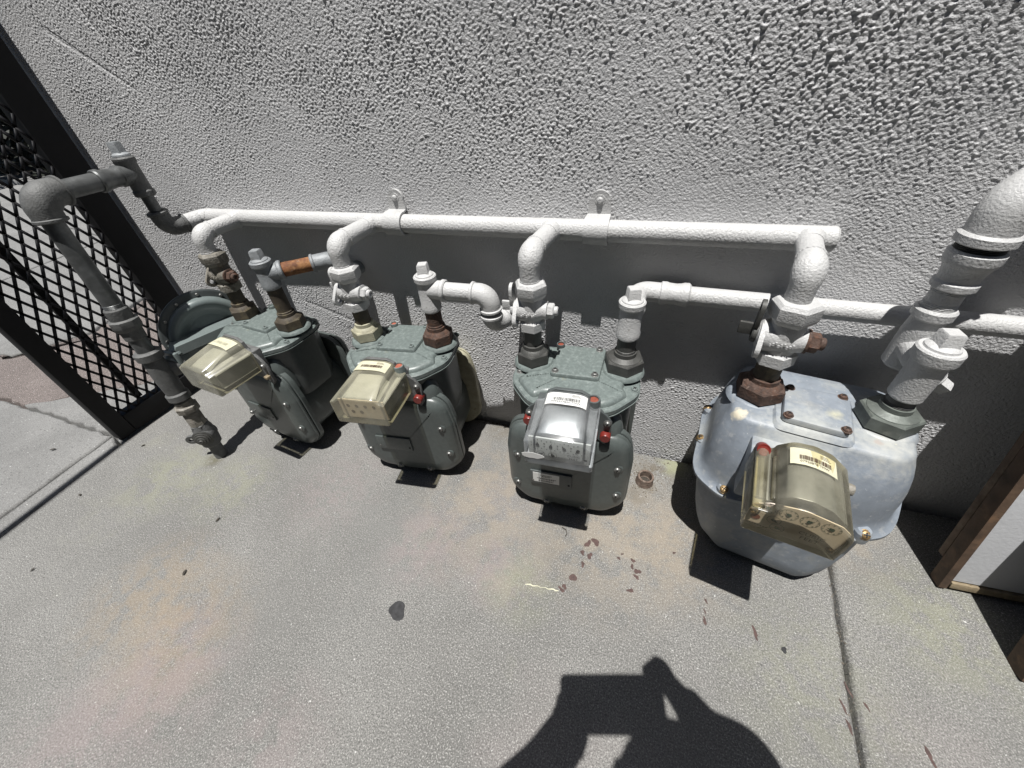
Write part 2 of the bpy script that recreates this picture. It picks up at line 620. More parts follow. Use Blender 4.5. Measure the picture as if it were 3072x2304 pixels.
def slab(name, poly, mt, top, thick=.09, jit=.0025, seed=1, step=.03):
    """paving slab with slightly ragged arrises"""
    rr = random.Random(seed)
    pts = []
    n = len(poly)
    for i in range(n):
        a, b = V(*poly[i], 0), V(*poly[(i + 1) % n], 0)
        k = max(1, min(90, int((b - a).length / step)))
        nn = V(-(b - a).y, (b - a).x, 0).normalized()
        for s in range(k):
            q = a + (b - a) * (s / k) + nn * (rr.uniform(-1, 1) * jit if s else 0)
            pts.append((q.x, q.y))
    if area2(pts) < 0:
        pts.reverse()
    mb = MB()
    lv = [(0, top - thick), (0, top - .006), (.0025, top - .002), (.006, top)]
    mb.rings([[V(q[0], q[1], h) for q in inset(pts, o)] for o, h in lv])
    o = mb.build(name, mt, ground, sharp=60)
    return o


# control joint at the right runs from (.44, 0) to about (.27, -2)
def jx(y):
    return .4395 + (y + 0.0) * .0865


slab('concrete_slab', [(-1.425, -.012), (jx(0) - .003, -.012), (jx(-3.2) - .003, -3.2), (-1.2, -3.2), (-1.30, -1.4), (-1.395, -.72), (-1.428, -.41)], m_conc, 0.0, seed=3, jit=.0012)
slab('concrete_slab', [(jx(0) + .003, -.012), (3.2, -.012), (3.2, -3.2), (jx(-3.2) + .003, -3.2)], m_conc, 0.0, seed=4, jit=.0012)
slab('threshold_strip', [(-1.434, -.41), (-1.402, -.72), (-1.31, -1.4), (-1.21, -3.2), (-1.30, -3.2), (-1.38, -1.4), (-1.47, -.72), (-1.50, -.385)], m_conc2, -.004, seed=5)
slab('concrete_slab', [(-1.506, -.385), (-1.476, -.72), (-1.386, -1.4), (-1.306, -3.2), (-3.2, -3.2), (-3.2, -.40), (-2.06, -.385)], m_conc2, -.002, seed=6, jit=.004)
slab('concrete_slab', [(-1.503, -.378), (-1.43, -.40), (-1.43, -.012), (-1.47, .0), (-1.47, .10), (-1.62, -.12), (-2.02, -.376)], m_conc2, -.006, seed=8, jit=.006)
slab('gravel_strip', [(-1.475, .106), (-1.62, -.112), (-2.02, -.370), (-3.2, -.39), (-3.2, -.30), (-2.50, -.20), (-2.36, 0.02), (-2.46, .30), (-2.55, .55), (-2.2, .62), (-1.475, .60)], m_gravel, -.012, seed=9, jit=.01)
slab('walk_slab', [(-2.51, -.195), (-2.37, .02), (-2.47, .30), (-2.56, .55), (-2.7, 1.0), (-3.9, 1.0), (-3.7, .2), (-3.62, -.28)], m_conc2, -.004, seed=10, jit=.004)
slab('walk_slab', [(-3.635, -.28), (-3.715, .2), (-3.915, 1.0), (-5.0, 1.2), (-4.9, .6), (-4.7, -.3)], m_conc2, -.002, seed=11, jit=.004)
slab('walk_slab', [(-4.72, -.3), (-4.92, .6), (-5.02, 1.2), (-5.2, 2.2), (-9.5, 2.5), (-9.5, -.3)], m_conc2, -.004, seed=12, jit=.004)
slab('walk_slab', [(-2.6, 1.015), (-3.915, 1.015), (-5.02, 1.215), (-5.2, 2.2), (-2.6, 2.2)], m_conc2, -.003, seed=13, jit=.004)
slab('kerb_stone', [(-2.6, 2.215), (-5.2, 2.215), (-9.5, 2.515), (-9.5, 2.75), (-5.2, 2.42), (-2.6, 2.40)], m_conc2, .05, .14, seed=14, jit=.004)

# ---------------------------------------------------------------- stucco wall (relief is real geometry)
def blur_noise(nx, ny, dx, size, aniso, rs):
    """band-passed noise field with features about `size` metres, stretched in x by aniso"""
    w = rs.standard_normal((ny, nx))
    fx = np.fft.fftfreq(nx, dx)[None, :] * size * aniso
    fy = np.fft.fftfreq(ny, dx)[:, None] * size
    k = np.sqrt(fx * fx + fy * fy)
    filt = np.exp(-((k - .62) / .26) ** 2)
    f = np.fft.ifft2(np.fft.fft2(w) * filt).real
    return f / f.std()


def make_wall():
    dx = .00142
    x0, x1, z0, z1 = -1.50, .70, -.02, 1.06
    nx, nz = int((x1 - x0) / dx), int((z1 - z0) / dx)
    rs = np.random.RandomState(11)
    xs = np.linspace(x0, x1, nx)
    zs = np.linspace(z0, z1, nz)
    Xg, Zg = np.meshgrid(xs, zs)
    a = blur_noise(nx, nz, dx, .0035, 1.5, rs)
    b = blur_noise(nx, nz, dx, .0026, 1.2, rs)
    e = blur_noise(nx, nz, dx, .0072, 1.3, rs)
    c = blur_noise(nx, nz, dx, .16, 1.2, rs)
    d = blur_noise(nx, nz, dx, .32, 1.0, rs)
    amp = 1.0 + .16 * c
    # rougher dash high on the right, calmer near the pipes and low on the wall
    hi = np.clip((Zg - .60) / .22, 0, 1) * np.clip((Xg + .75) / .6, 0, 1)
    band = np.exp(-((Zg - .60) / .045) ** 2)
    shade = np.exp(-((Zg - .47) / .075) ** 2) * (Xg > -1.05)
    amp = amp * (.90 + .02 * hi) * (1 - .35 * band) * (1 - .60 * shade)
    h = np.where(a > 0, np.abs(a) ** 1.25, a * .45) * .00036 + b * .00014 + np.where(e > 0, np.abs(e) ** 1.3, e * .4) * .00012
    bl = np.clip(a * .7 + e * .7 - 1.45, 0, 3) * .0008 * np.clip(hi + .15, 0, 1)
    h = (h + bl) * amp + d * .0011
    amp_edge = 1 - .45 * np.exp(-((Xg + 1.40) / .05) ** 2)
    h *= amp_edge
    rq = np.random.RandomState(5)
    for (sx, sz, ex_, ez_, wd, dp) in ((-1.31, .93, -1.10, .80, .003, .0012), (-1.16, .96, -1.13, .89, .004, .0018), (-1.02, .93, -.90, .82, .003, .0010), (-.92, .33, -.72, .27, .006, .0009), (-.72, .80, -.55, .78, .003, .0003), (.18, .62, .30, .60, .003, .0004), (.02, .63, .16, .66, .003, .0003), (.30, .55, .40, .50, .003, .0004), (-.30, .21, -.20, .17, .004, .0012), (-.26, .09, -.16, .06, .008, .0022), (-.16, .07, -.19, .02, .006, .0022)):
        dxs, dzs = ex_ - sx, ez_ - sz
        ll = math.hypot(dxs, dzs)
        u_ = ((Xg - sx) * dxs + (Zg - sz) * dzs) / ll / ll
        v_ = np.abs((Xg - sx) * -dzs + (Zg - sz) * dxs) / ll + .0015 * c
        h -= dp * np.exp(-(v_ / wd) ** 2) * np.clip(u_ * 8, 0, 1) * np.clip((1 - u_) * 8, 0, 1)
    # smear where the trowel dragged
    h *= 1 - .4 * np.clip(np.abs(np.sin(Xg * 5 + Zg * 7)) - .93, 0, 1) * 6
    # crumbling lower edge, left bare in two spots
    co = np.empty((nz, nx, 3))
    co[..., 0] = Xg
    co[..., 1] = -h
    co[..., 2] = Zg
    verts = co.reshape(-1, 3)
    idx = np.arange(nx * nz).reshape(nz, nx)
    q = np.stack([idx[:-1, :-1], idx[:-1, 1:], idx[1:, 1:], idx[1:, :-1]], -1).reshape(-1, 4)
    me = bpy.data.meshes.new('stucco_face')
    me.vertices.add(len(verts))
    me.vertices.foreach_set('co', verts.ravel())
    me.loops.add(q.size)
    me.loops.foreach_set('vertex_index', q.ravel().astype(np.int32))
    me.polygons.add(len(q))
    me.polygons.foreach_set('loop_start', np.arange(0, q.size, 4, dtype=np.int32))
    me.polygons.foreach_set('use_smooth', np.ones(len(q), dtype=bool))
    me.update(calc_edges=True)
    me.validate()
    me.materials.append(m_stucco)
    o = bpy.data.objects.new('stucco_face', me)
    COL.objects.link(o)
    return o


wall = thing('stucco_wall', 'painted grey white stucco wall that the gas meters stand along', 'wall', (-1.5, .1, 0))
face = make_wall()
face.parent = wall
face.location = -Vector(wall.location)
mb = MB()
mb.box((.7, .13, 3.2), (4.4, .24, 6.46))
mb.box((.7, .0105, 3.745), (4.4, .02, 5.37))
mb.box((1.8, .0105, .52), (2.2, .02, 1.08))
mb.build('wall_core', m_stucco, wall)

# unseen wall added behind the photographer to block sky light and deepen shadows
nb = thing('sky_blocking_wall', 'tall dark wall added close behind the photographer, out of view, to block sky light', 'building', (.6, -2.35, 0))
m_dwall = mat('dark_blocker_siding', (.022, .02, .018), .8, var=.15)
for k in range(30):
    mb = MB()
    mb.box((1.2, -2.40, .1 + .2 * k), (8.4, .16, .197), .006, None, 1)
    mb.build('blocker_board', m_dwall, nb)

# ---------------------------------------------------------------- pipe fittings
R1 = .0168            # one-inch pipe


def collar(mb, p, d, r, w=.007):
    d = Vector(d).normalized()
    p = Vector(p) - d * (w / 2)
    mb.lathe(p, d, [(r * .9, 0), (r, w * .22), (r, w * .78), (r * .9, w)], 26)


def elbow(mb, p0, pc, p1, r, R, band=True, bulge=1.0):
    path = arc(p0, pc, p1, R, 9)
    n = len(path)
    rs = [r * (1 + (bulge - 1) * math.sin(PI * i / (n - 1))) for i in range(n)]
    mb.sweep(path, rs, 22)
    if band:
        for a, b in ((path[0], path[1]), (path[-1], path[-2])):
            collar(mb, a + (b - a).normalized() * .004, b - a, r * 1.13)


def threads(mb, p, d, r, n=4, pitch=.0022):
    d = Vector(d).normalized()
    prof = []
    for k in range(n):
        prof += [(r * .93, k * pitch), (r, k * pitch + pitch * .5)]
    prof.append((r * .93, n * pitch))
    mb.lathe(p, d, prof, 22)


def square_plug(mb, p, d, w, h, rb, yaw_=.5):
    """hex-less plug: round shoulder and a square head"""
    d = Vector(d).normalized()
    p = Vector(p)
    mb.lathe(p, d, [(rb * .95, 0), (rb, .002), (rb * .96, .005), (rb * .82, .007), (rb * .62, .0085)], 26)
    mm = frame(p, d) @ Matrix.Rotation(yaw_, 4, 'Z')
    s = w / 2
    mb.rings([[mm @ V(x * k, y * k, t) for x, y in ((-s, -s), (s, -s), (s, s), (-s, s))] for k, t in ((1.06, .007), (1, .009), (.93, h - .002), (.80, h))])


def swivel_nut(mb, p, w=.060, h=.030, nip=R1, phase=.2, top=True):
    """big hex nut with a coned top, standing on p"""
    p = Vector(p)
    r = w / math.sqrt(3)
    mb.lathe(p, Z, [(r * .90, 0), (r, .003), (r, h * .72), (r * .94, h * .80)], 6, phase=phase)
    mb.lathe(p + Z * h * .74, Z, [(r * .84, 0), (r * .80, h * .10), (nip * 1.22, h * .26), (nip * 1.20, h * .5), (nip, h * .52)], 28)


def valve(name, label, x, y, ztop, mats, tang_mat=None, core_mat=None, yaw_=0.0, nip_mat=None, nut_mat=None, nutz=.342, dark_nip=None, s=1.0, group='shut-off valves above the meters'):
    """lever-less gas cock between an inlet elbow (bottom at ztop) and a meter nut"""
    t = thing(name, label, 'valve', (x, y, nutz), 0, group)
    ex, ey = V(math.cos(yaw_), math.sin(yaw_), 0), V(-math.sin(yaw_), math.cos(yaw_), 0)
    b = V(x, y, 0)
    z = ztop
    mb = MB()
    zc = z - .054 * s
    # upper hex with a scooped lower edge, tapered waist, barrel across, lower hex
    mb.lathe(b + Z * (z - .028 * s), Z, [(.024 * s, 0), (.0275 * s, .004), (.0292 * s, .010), (.0292 * s, .024 * s), (.025 * s, .029 * s), (.019 * s, .0305 * s)], 6, phase=yaw_ + .35)
    mb.lathe(b + Z * (z - .094 * s), Z, [(.020 * s, 0), (.0255 * s, .003), (.0255 * s, .019 * s), (.021 * s, .023 * s)], 6, phase=yaw_ + .35)
    mb.lathe(b + Z * (z - .080 * s), Z, [(.019 * s, 0), (.0205 * s, .012 * s), (.0225 * s, .026 * s), (.0215 * s, .040 * s), (.020 * s, .055 * s)], 26)
    pb = b + Z * zc
    mb.lathe(pb - ex * .031 * s, ex, [(.015 * s, 0), (.0210 * s, .004), (.0228 * s, .016 * s), (.0230 * s, .032 * s), (.0205 * s, .044 * s), (.0170 * s, .050 * s), (.0160 * s, .056 * s)], 26)
    # cast letters on the barrel
    for k in range(9):
        mb.box((0, 0, 0), (.0030, .0016, .0050), .0006, Matrix.Translation(pb - ex * (.014 - .0032 * k) * s - ey * .0228 * s + Z * (.002 * (k % 3) - .002)) @ Matrix.Rotation(yaw_, 4, 'Z'), 1)
    mb.build('valve_body', mats, t)
    mb = MB()
    pc = pb + ex * .025 * s
    mb.lathe(pc, ex, [(.0165 * s, 0), (.0165 * s, .004), (.0135 * s, .0045)], 24)
    mb.lathe(pc + ex * .0045, ex, [(.0125 * s, 0), (.0138 * s, .002), (.0138 * s, .010 * s), (.0115 * s, .012 * s)], 6)
    mb.lathe(pc + ex * .0165 * s, ex, [(.0085 * s, 0), (.0085 * s, .005), (.0065 * s, .0068), (.004 * s, .0068), (.0036 * s, .005)], 20)
    mb.build('core_nut', core_mat or mats, t)
    # flat head with an eye, and the fixed lock wing beside it
    def eye(mb, c, long_, n, wid, hole, L_, th=.0055):
        long_ = Vector(long_).normalized()
        n = Vector(n).normalized()
        sd = n.cross(long_)
        out_, inn = [], []
        K = 26
        for k in range(K):
            a = 2 * PI * k / K
            ca, sa = math.cos(a), math.sin(a)
            o = sd * (wid * ca) + long_ * (wid * sa * (1.0 if sa < 0 else 1.0) + (L_ if sa < -.02 else 0) * -1)
            out_.append(c + o)
            inn.append(c + sd * (hole * ca) + long_ * (hole * sa))
        vs = [p + n * (th / 2) for p in out_] + [p + n * (th / 2) for p in inn] + [p - n * (th / 2) for p in out_] + [p - n * (th / 2) for p in inn]
        fs = []
        for k in range(K):
            j = (k + 1) % K
            fs += [(k, j, K + j, K + k), (2 * K + j, 2 * K + k, 3 * K + k, 3 * K + j), (k, 2 * K + k, 2 * K + j, j), (K + j, 3 * K + j, 3 * K + k, K + k)]
        mb.add(vs, fs)
    mb = MB()
    pt = pb - ex * .034 * s
    eye(mb, pt + Z * .038 * s - ex * .001, Z, ex, .0115 * s, .0055 * s, .020 * s)
    mb.box((0, 0, 0), (.022 * s, .006, .018 * s), .0015, Matrix.Translation(pt - ex * .010 * s + Z * .006) @ Matrix.Rotation(yaw_, 4, 'Z'))
    mb.lathe(pt - ex * .004, ex, [(.012 * s, 0), (.0135 * s, .002), (.0135 * s, .007)], 20)
    mb.build('tang', tang_mat or mats, t)
    mb = MB()
    eye(mb, pb - ex * .026 * s - ey * .012 * s - Z * .012 * s - ey * .008, -ey * .6 - Z * .8, ex, .0135 * s, .0065 * s, .022 * s, .007)
    mb.build('lock_wing', mats, t)
    zn = z - .094 * s
    mb = MB()
    mb.cyl(b + Z * (nutz + .02), b + Z * (zn + .004), R1 * s, seg=26)
    threads(mb, b + Z * (nutz + .030), Z, R1 * 1.07 * s, 4)
    mb.build('nipple', nip_mat or m_brown, t)
    mb = MB()
    swivel_nut(mb, b + Z * nutz, .058 * s, .032, R1 * s, phase=yaw_ + .1)
    mb.build('swivel_nut', nut_mat or m_brown, t)
    return t


# ---------------------------------------------------------------- manifold with its drops and straps
man = thing('gas_manifold', 'white painted horizontal gas pipe clamped to the wall above the meters, with four drops', 'pipe', (-.4, -.026, .562))
MZ = lambda x: .5625 + (x + .1) * .0075
MY = -.0208
mb = MB()
pts, rs = [], []
for k in range(60):
    x = -1.085 + (.243 + 1.085) * k / 59
    pts.append(V(x, MY, MZ(x)))
    rs.append(.0182)
rs[0] = .0176
pts.append(pts[-1] + V(.003, 0, 0))
rs.append(.0160)
mb.sweep(pts, rs, 28)
mb.build('main_pipe', m_white, man)
drops = [(-.980, -.125), (-.588, -.134), (-.196, -.128), (.199, -.122)]
for x, y in drops:
    z = MZ(x)
    mb = MB()
    zb = .508
    zc = z - .004
    rr = .0172
    dx = .012
    p0 = V(x + dx, MY - .006, z)
    path = arc(p0, V(x, y, zc), V(x, y, zb), .026, 10)
    n = len(path)
    rs = []
    for i in range(n):
        s = i / (n - 1)
        rs.append(rr * (1.0 if i < 2 else 1 + .20 * math.sin(PI * min(1, (i - 1) / (n - 3)))))
    mb.sweep(path, rs, 26)
    mb.lathe(p0 + V(0, -.006, 0), (path[1] - path[0]), [(.0205, 0), (.0185, .006), (.0174, .014)], 26)
    dd = (path[2] - p0).normalized()
    collar(mb, path[2] - dd * .008, dd, rr * 1.10, .005)
    threads(mb, V(x, y, zb - .001), Z, rr * 1.03, 3)
    mb.build('drop_elbow', m_white, man)
for x, tz in ((-.517, .622), (-.104, .622)):
    z = MZ(x)
    t_ = .0035
    prof = []
    cy, cz, r = MY, z, .0198
    mb = MB()
    w = .021
    # strap hugging the pipe, then a tab up the wall
    ring = []
    angs = [math.radians(a) for a in range(-250, 96, 12)]
    for a in angs:
        ring.append((cy - r * math.cos(a) if False else cy + r * math.cos(a + PI), cz + r * math.sin(a + PI) * -1))
    pts2 = []
    for a in np.linspace(math.radians(80), math.radians(285), 18):
        pts2.append((cy + r * math.cos(a), cz + r * math.sin(a)))
    pts2 = [(-.004, z + .048), (-.0042, z + .03), (-.006, z + .0215)] + pts2
    rr_ = []
    for i, (py, pz) in enumerate(pts2):
        a = pts2[max(0, i - 1)]
        b = pts2[min(len(pts2) - 1, i + 1)]
        ty, tz_ = b[0] - a[0], b[1] - a[1]
        l = math.hypot(ty, tz_)
        ny, nz_ = tz_ / l, -ty / l
        ww = w if i > 2 else w * (.94 if i else .8)
        rr_.append([V(x - ww, py, pz), V(x + ww, py, pz), V(x + ww, py - ny * t_ * -1, pz - nz_ * t_ * -1), V(x - ww, py + ny * t_, pz + nz_ * t_)])
    mb.rings(rr_)
    out = [(x + (w * .8) * math.cos(a), z + .047 + (w * .7) * math.sin(a)) for a in np.linspace(0, PI, 12)]
    mb.prism(out, .0012, .0065, Matrix(((1, 0, 0, 0), (0, 0, -1, 0), (0, 1, 0, 0), (0, 0, 0, 1))))
    st = mb.build('pipe_strap', m_whitefit, man)
    mb = MB()
    mb.lathe(V(x, -.0065, z + .046), (0, -1, 0), [(.009, 0), (.009, .0015), (.0055, .0017), (.0048, .0048), (.003, .006)], 18)
    mb.build('bolt', m_whitefit, st)

# ---------------------------------------------------------------- left riser and the loop to the manifold
ris = thing('service_riser', 'dull grey gas service riser looping from the concrete up beside the black gate', 'pipe', (-1.073, -.342, 0))
RX = lambda z: -1.073 - .012 * (z / .67)
RY = lambda z: -.342 + .046 * (z / .67)
rp = lambda z: V(RX(z), RY(z), z)
up_ = (rp(.6) - rp(0)).normalized()
mb = MB()
mb.cyl(rp(.452), rp(.63), .0168, seg=26)
threads(mb, rp(.452), up_, .0176, 5)
mb.build('riser_pipe', m_galv, ris)
mb = MB()
mb.lathe(rp(.425), up_, [(.0205, 0), (.0215, .004), (.0215, .026), (.0195, .029)], 28)
mb.lathe(rp(.402), up_, [(.0225, 0), (.0265, .004), (.0285, .012), (.0285, .024), (.023, .027)], 8)
mb.lathe(rp(.378), up_, [(.0175, 0), (.0215, .004), (.0225, .024)], 8)
mb.build('union', m_castgrey, ris)
mb = MB()
mb.cyl(rp(.335), rp(.385), .0172, seg=24)
mb.build('middle_pipe', m_galv, ris)
mb = MB()
mb.cyl(rp(.17), rp(.25), .0165, .0165, seg=24)
mb.build('lower_pipe', m_galv, ris)
mb = MB()
mb.lathe(rp(.165), up_, [(.016, 0), (.0255, .002), (.0265, .006), (.0265, .018), (.0215, .022), (.0205, .034), (.0175, .037)], 8)
mb.lathe(rp(.118), up_, [(.0155, 0), (.0205, .004), (.0205, .04), (.018, .046)], 8)
mb.build('lower_union', m_weather, ris)
mb = MB()
# service cock low on the riser
pc = rp(.085)
dv = V(.55, -.83, 0).normalized()
dl = V(-.83, -.55, 0).normalized()
mb.cyl(rp(.0), rp(.06), .0155, seg=22)
mb.lathe(rp(.045), up_, [(.0175, 0), (.0225, .006), (.0250, .03), (.0235, .06), (.0185, .078)], 24)
mb.lathe(pc - dv * .022, dv, [(.014, 0), (.0225, .006), (.0255, .03), (.0250, .042)], 26)
mb.lathe(rp(.104), up_, [(.0185, 0), (.0225, .003), (.0225, .016), (.018, .019)], 6)
# wing with an eye
sd = V(0, 0, 1)
K = 20
cc = pc + dl * .042 - Z * .012
wing = []
for k in range(K):
    a = 2 * PI * k / K
    wing.append(cc + dl * (.013 * math.cos(a)) + Z * (.013 * math.sin(a)))
vs, fs = [], []
for th in (.0035, -.0035):
    for k in range(K):
        a = 2 * PI * k / K
        ex_ = .022 if math.cos(a) < -.1 else 0
        vs.append(cc + dl * (.0135 * math.cos(a) - ex_) + Z * (.0135 * math.sin(a)) + dv * th)
    for k in range(K):
        a = 2 * PI * k / K
        vs.append(cc + dl * (.0062 * math.cos(a)) + Z * (.0062 * math.sin(a)) + dv * th)
for k in range(K):
    j = (k + 1) % K
    fs += [(k, j, K + j, K + k), (2 * K + j, 2 * K + k, 3 * K + k, 3 * K + j), (k, 2 * K + k, 2 * K + j, j), (K + j, 3 * K + j, 3 * K + k, K + k)]
mb.add(vs, fs)
cock = mb.build('service_cock', m_castgrey, ris)
mb = MB()
for k, (r, t0) in enumerate(((.0240, .020), (.0205, .0235), (.0165, .027), (.0105, .030))):
    mb.lathe(pc + dv * t0, dv, [(r, 0), (r, .0026), (r * .9, .0034)], 24)
mb.lathe(pc + dv * .031, dv, [(.006, 0), (.006, .004), (.0045, .006), (.002, .006), (.0018, .003)], 16)
mb.build('core_nut', m_darkiron, ris)
# elbow at the top, pipe back to the wall, tee with plug, drop to the manifold
top = rp(.672)
lx = -1.100
tee = V(lx, -.112, .672)
mb = MB()
elbow(mb, rp(.628), top, top + (tee - top).normalized() * .048, .0235, .030, True, 1.15)
mb.build('top_elbow', m_castgrey, ris)
mb = MB()
dh = (tee - top).normalized()
mb.cyl(top + dh * .04, tee - dh * .06, .0168, seg=26)
mb.build('cross_pipe', m_galv, ris)
mb = MB()
mb.lathe(tee - dh * .075, dh, [(.0195, 0), (.0215, .003), (.0215, .010), (.019, .014), (.0175, .036), (.0185, .044), (.0185, .06)], 24)
collar(mb, tee - dh * .028, dh, .0205, .009)
mb.cyl(tee - dh * .03, tee, .0178, seg=24)
mb.build('reducer', m_galv, ris)
mb = MB()
mb.lathe(tee - Z * .045, Z, [(.0185, 0), (.0205, .002), (.0205, .010), (.0182, .013), (.0180, .062), (.0205, .066), (.0205, .074), (.018, .077)], 26)
mb.build('tee', m_castgrey, ris)
mb = MB()
square_plug(mb, tee + Z * .031, Z, .018, .028, .0165, .3)
mb.build('plug', m_palegalv, ris)
mb = MB()
mb.cyl(tee - Z * .042, tee - Z * .085, .0125, seg=22)
mb.build('drop_nipple', m_galv, ris)
mb = MB()
bt = tee - Z * .118 + V(0, .004, 0)
e1 = V(-1.078, MY - .006, .556)
elbow(mb, tee - Z * .078, bt, bt + (e1 - bt).normalized() * .040, .0195, .022, True, 1.05)
mb.build('drop_elbow', m_castgrey, ris)
mb = MB()
q0 = bt + (e1 - bt).normalized() * .034
dq = (V(-1.085, MY, MZ(-1.085)) - q0).normalized()
mb.lathe(q0, dq, [(.0150, 0), (.0160, .004), (.0185, .030)], 24)
qe = V(-1.066, MY, MZ(-1.07))
mb.sweep(arc(q0, V(-1.090, MY - .004, MZ(-1.09)), qe, .02, 6), .0185, 22)
collar(mb, qe, X, .0196, .008)
mb.build('inlet_elbow', m_white, man)

# ---------------------------------------------------------------- pressure regulator behind the riser
reg = thing('pressure_regulator', 'grey round gas pressure regulator with half moon dome behind the riser', 'regulator', (-1.073, -.2, .2))
mb = MB()
bz = .278
bp0 = rp(bz)
mb.lathe(rp(.205), up_, [(.0215, 0), (.0245, .003), (.0245, .018), (.0205, .022), (.0215, .045), (.0225, .06), (.0225, .085), (.0205, .118), (.0265, .122), (.0275, .138), (.0225, .142)], 26)
mb.lathe(bp0 + V(.0, .015, .004), (.12, 1, 0), [(.021, 0), (.024, .02), (.030, .024), (.031, .032)], 24)
mb.build('regulator_body', m_castgrey, reg)
RC = V(-1.070, -.172, .312)
RR = .107
ax = V(1, -.34, .08).normalized()
mb = MB()
mb.lathe(RC - ax * .012, ax, [(RR * .97, 0), (RR, .0025), (RR, .0075), (RR * .975, .009), (RR * .95, .0092), (RR * .6, .0092)], 56)
fl = mb.build('flange', m_regdark, reg)
for k in range(12):
    a = 2 * PI * k / 12 + .35
    q = frame(RC, ax) @ V(RR * .9 * math.cos(a), RR * .9 * math.sin(a), -.003)
    mb = MB()
    mb.lathe(q, ax, [(.0042, 0), (.0042, .003), (.0030, .0045)], 8)
    mb.build('screw', m_screw, fl)
mb = MB()
mm = frame(RC - ax * .004, ax, Z)
# upper half: raised crescent with a sunken middle; lower half: thick flat faced housing with a ledge
seg = 44
R2 = RR * .87
for half in (0,):
    rings_ = []
    for k in range(seg + 1):
        a = PI * k / seg
        ca, sa = math.cos(a), math.sin(a)
        row = []
        for (r, h) in ((R2, 0), (R2 * .99, .008), (R2 * .95, .015), (R2 * .88, .019), (R2 * .80, .018), (R2 * .70, .012), (R2 * .60, .005), (R2 * .5, .002)):
            row.append(mm @ V(r * ca, r * sa - .004, h))
        rings_.append(row)
    mb.rings(rings_, closed=False, cap0=False, cap1=False)
    inner = [mm @ V(R2 * .52 * math.cos(PI * k / seg), R2 * .52 * math.sin(PI * k / seg) - .004, .0025) for k in range(seg + 1)]
    mb.add(inner, [tuple(range(seg + 1))])
low = []
for k in range(seg + 1):
    a = PI + PI * k / seg
    low.append((R2 * math.cos(a), R2 * math.sin(a) + .0))
low = [(p[0], min(p[1], .0)) for p in low] + [(R2 * .98, .006), (R2 * .92, .012), (-R2 * .98, .012), (-R2 * 1.0, .006)]
rr_ = [[mm @ V(q[0], q[1], h) for q in inset(low, o)] for o, h in ((0, 0), (0, .026), (.004, .036), (.012, .040))]
mb.rings(rr_)
# tapered ridge along the middle
rd = [(-R2 * 1.02, -.012), (R2 * .9, -.012), (R2 * 1.05, .004), (R2 * .9, .016), (-R2 * 1.0, .016), (-R2 * 1.08, .006)]
rr_ = [[mm @ V(q[0], q[1], h) for q in inset(rd, o)] for o, h in ((0, 0), (0, .044), (.003, .050))]
mb.rings(rr_)
mb.build('diaphragm_case', m_regul, reg, sharp=40)
mb = MB()
pn = mm @ V(-R2 * .98, -.015, .022)
q2 = bp0 + V(.004, .03, .01)
mb.cyl(q2, q2 + (pn - q2) * 1.05, .021, .024, seg=26)
mb.box((0, 0, 0), (.030, .012, .062), .004, frame(q2 + (pn - q2) * .30, Y, Z) @ Matrix.Rotation(.0, 4, 'Z'))
for sx in (-1, 1):
    for sz in (-1, 1):
        mb.lathe(q2 + (pn - q2) * .30 + V(.02 * sx, .004, .022 * sz), Y, [(.0052, 0), (.0052, .007), (.0038, .009)], 6)
mb.box((0, 0, 0), (.058, .060, .010), .004, frame(q2 + (pn - q2) * .26, Y, Z))
mb.build('neck', m_regul, reg)
mb = MB()
mb.box((RC.x + .02, RC.y - .075, RC.z - .075), (.05, .016, .02), .004)
mb.cyl(RC + V(.02, -.03, -.06), RC + V(.02, -.03, -.105), .014, seg=20, b=.002)
mb.build('vent', m_regdark, reg)

# ---------------------------------------------------------------- gas meters
XZ = Matrix(((1, 0, 0, 0), (0, 0, 1, 0), (0, 1, 0, 0), (0, 0, 0, 1)))     # outline (x, z), height -> +y


def pan_screw(p, d, par, mt=None, r=.0058, slot=True, name='screw'):
    d = Vector(d).normalized()
    mb = MB()
    mb.lathe(Vector(p), d, [(r * 1.25, -.002), (r * 1.25, .0006), (r, .001), (r, .0028), (r * .82, .0044), (r * .45, .0052)], 16)
    o = mb.build(name, mt or m_screw, par, world=False)
    if slot:
        mm = frame(Vector(p) + d * .0050, d)
        s = MB()
        a = .6 + p[0] * 37 % 1
        for k in (0, PI / 2):
            s.box((0, 0, 0), (r * 1.15, r * .26, .0012), 0, mm @ Matrix.Rotation(a + k, 4, 'Z'))
        s.build('cross_slot', m_dark, o, world=False)
    return o


def text_mesh(s, size, spacing=1.0):
    cu = bpy.data.curves.new('print', 'FONT')
    cu.body = s
    cu.size = size
    cu.align_x = 'CENTER'
    cu.align_y = 'CENTER'
    cu.space_character = spacing
    cu.resolution_u = 2
    o = bpy.data.objects.new('print', cu)
    COL.objects.link(o)
    dg = bpy.context.evaluated_depsgraph_get()
    me = bpy.data.meshes.new_from_object(o.evaluated_get(dg))
    vs = [v.co.copy() for v in me.vertices]
    fs = [tuple(p.vertices) for p in me.polygons]
    bpy.data.objects.remove(o)
    bpy.data.curves.remove(cu)
    bpy.data.meshes.remove(me)
    return vs, fs


def add_text(mb, s, size, M, spacing=1.0, fmap=None):
    vs, fs = text_mesh(s, size, spacing)
    if fmap:
        mb.add([fmap(v) for v in vs], fs)
    else:
        mb.add([M @ v for v in vs], fs)


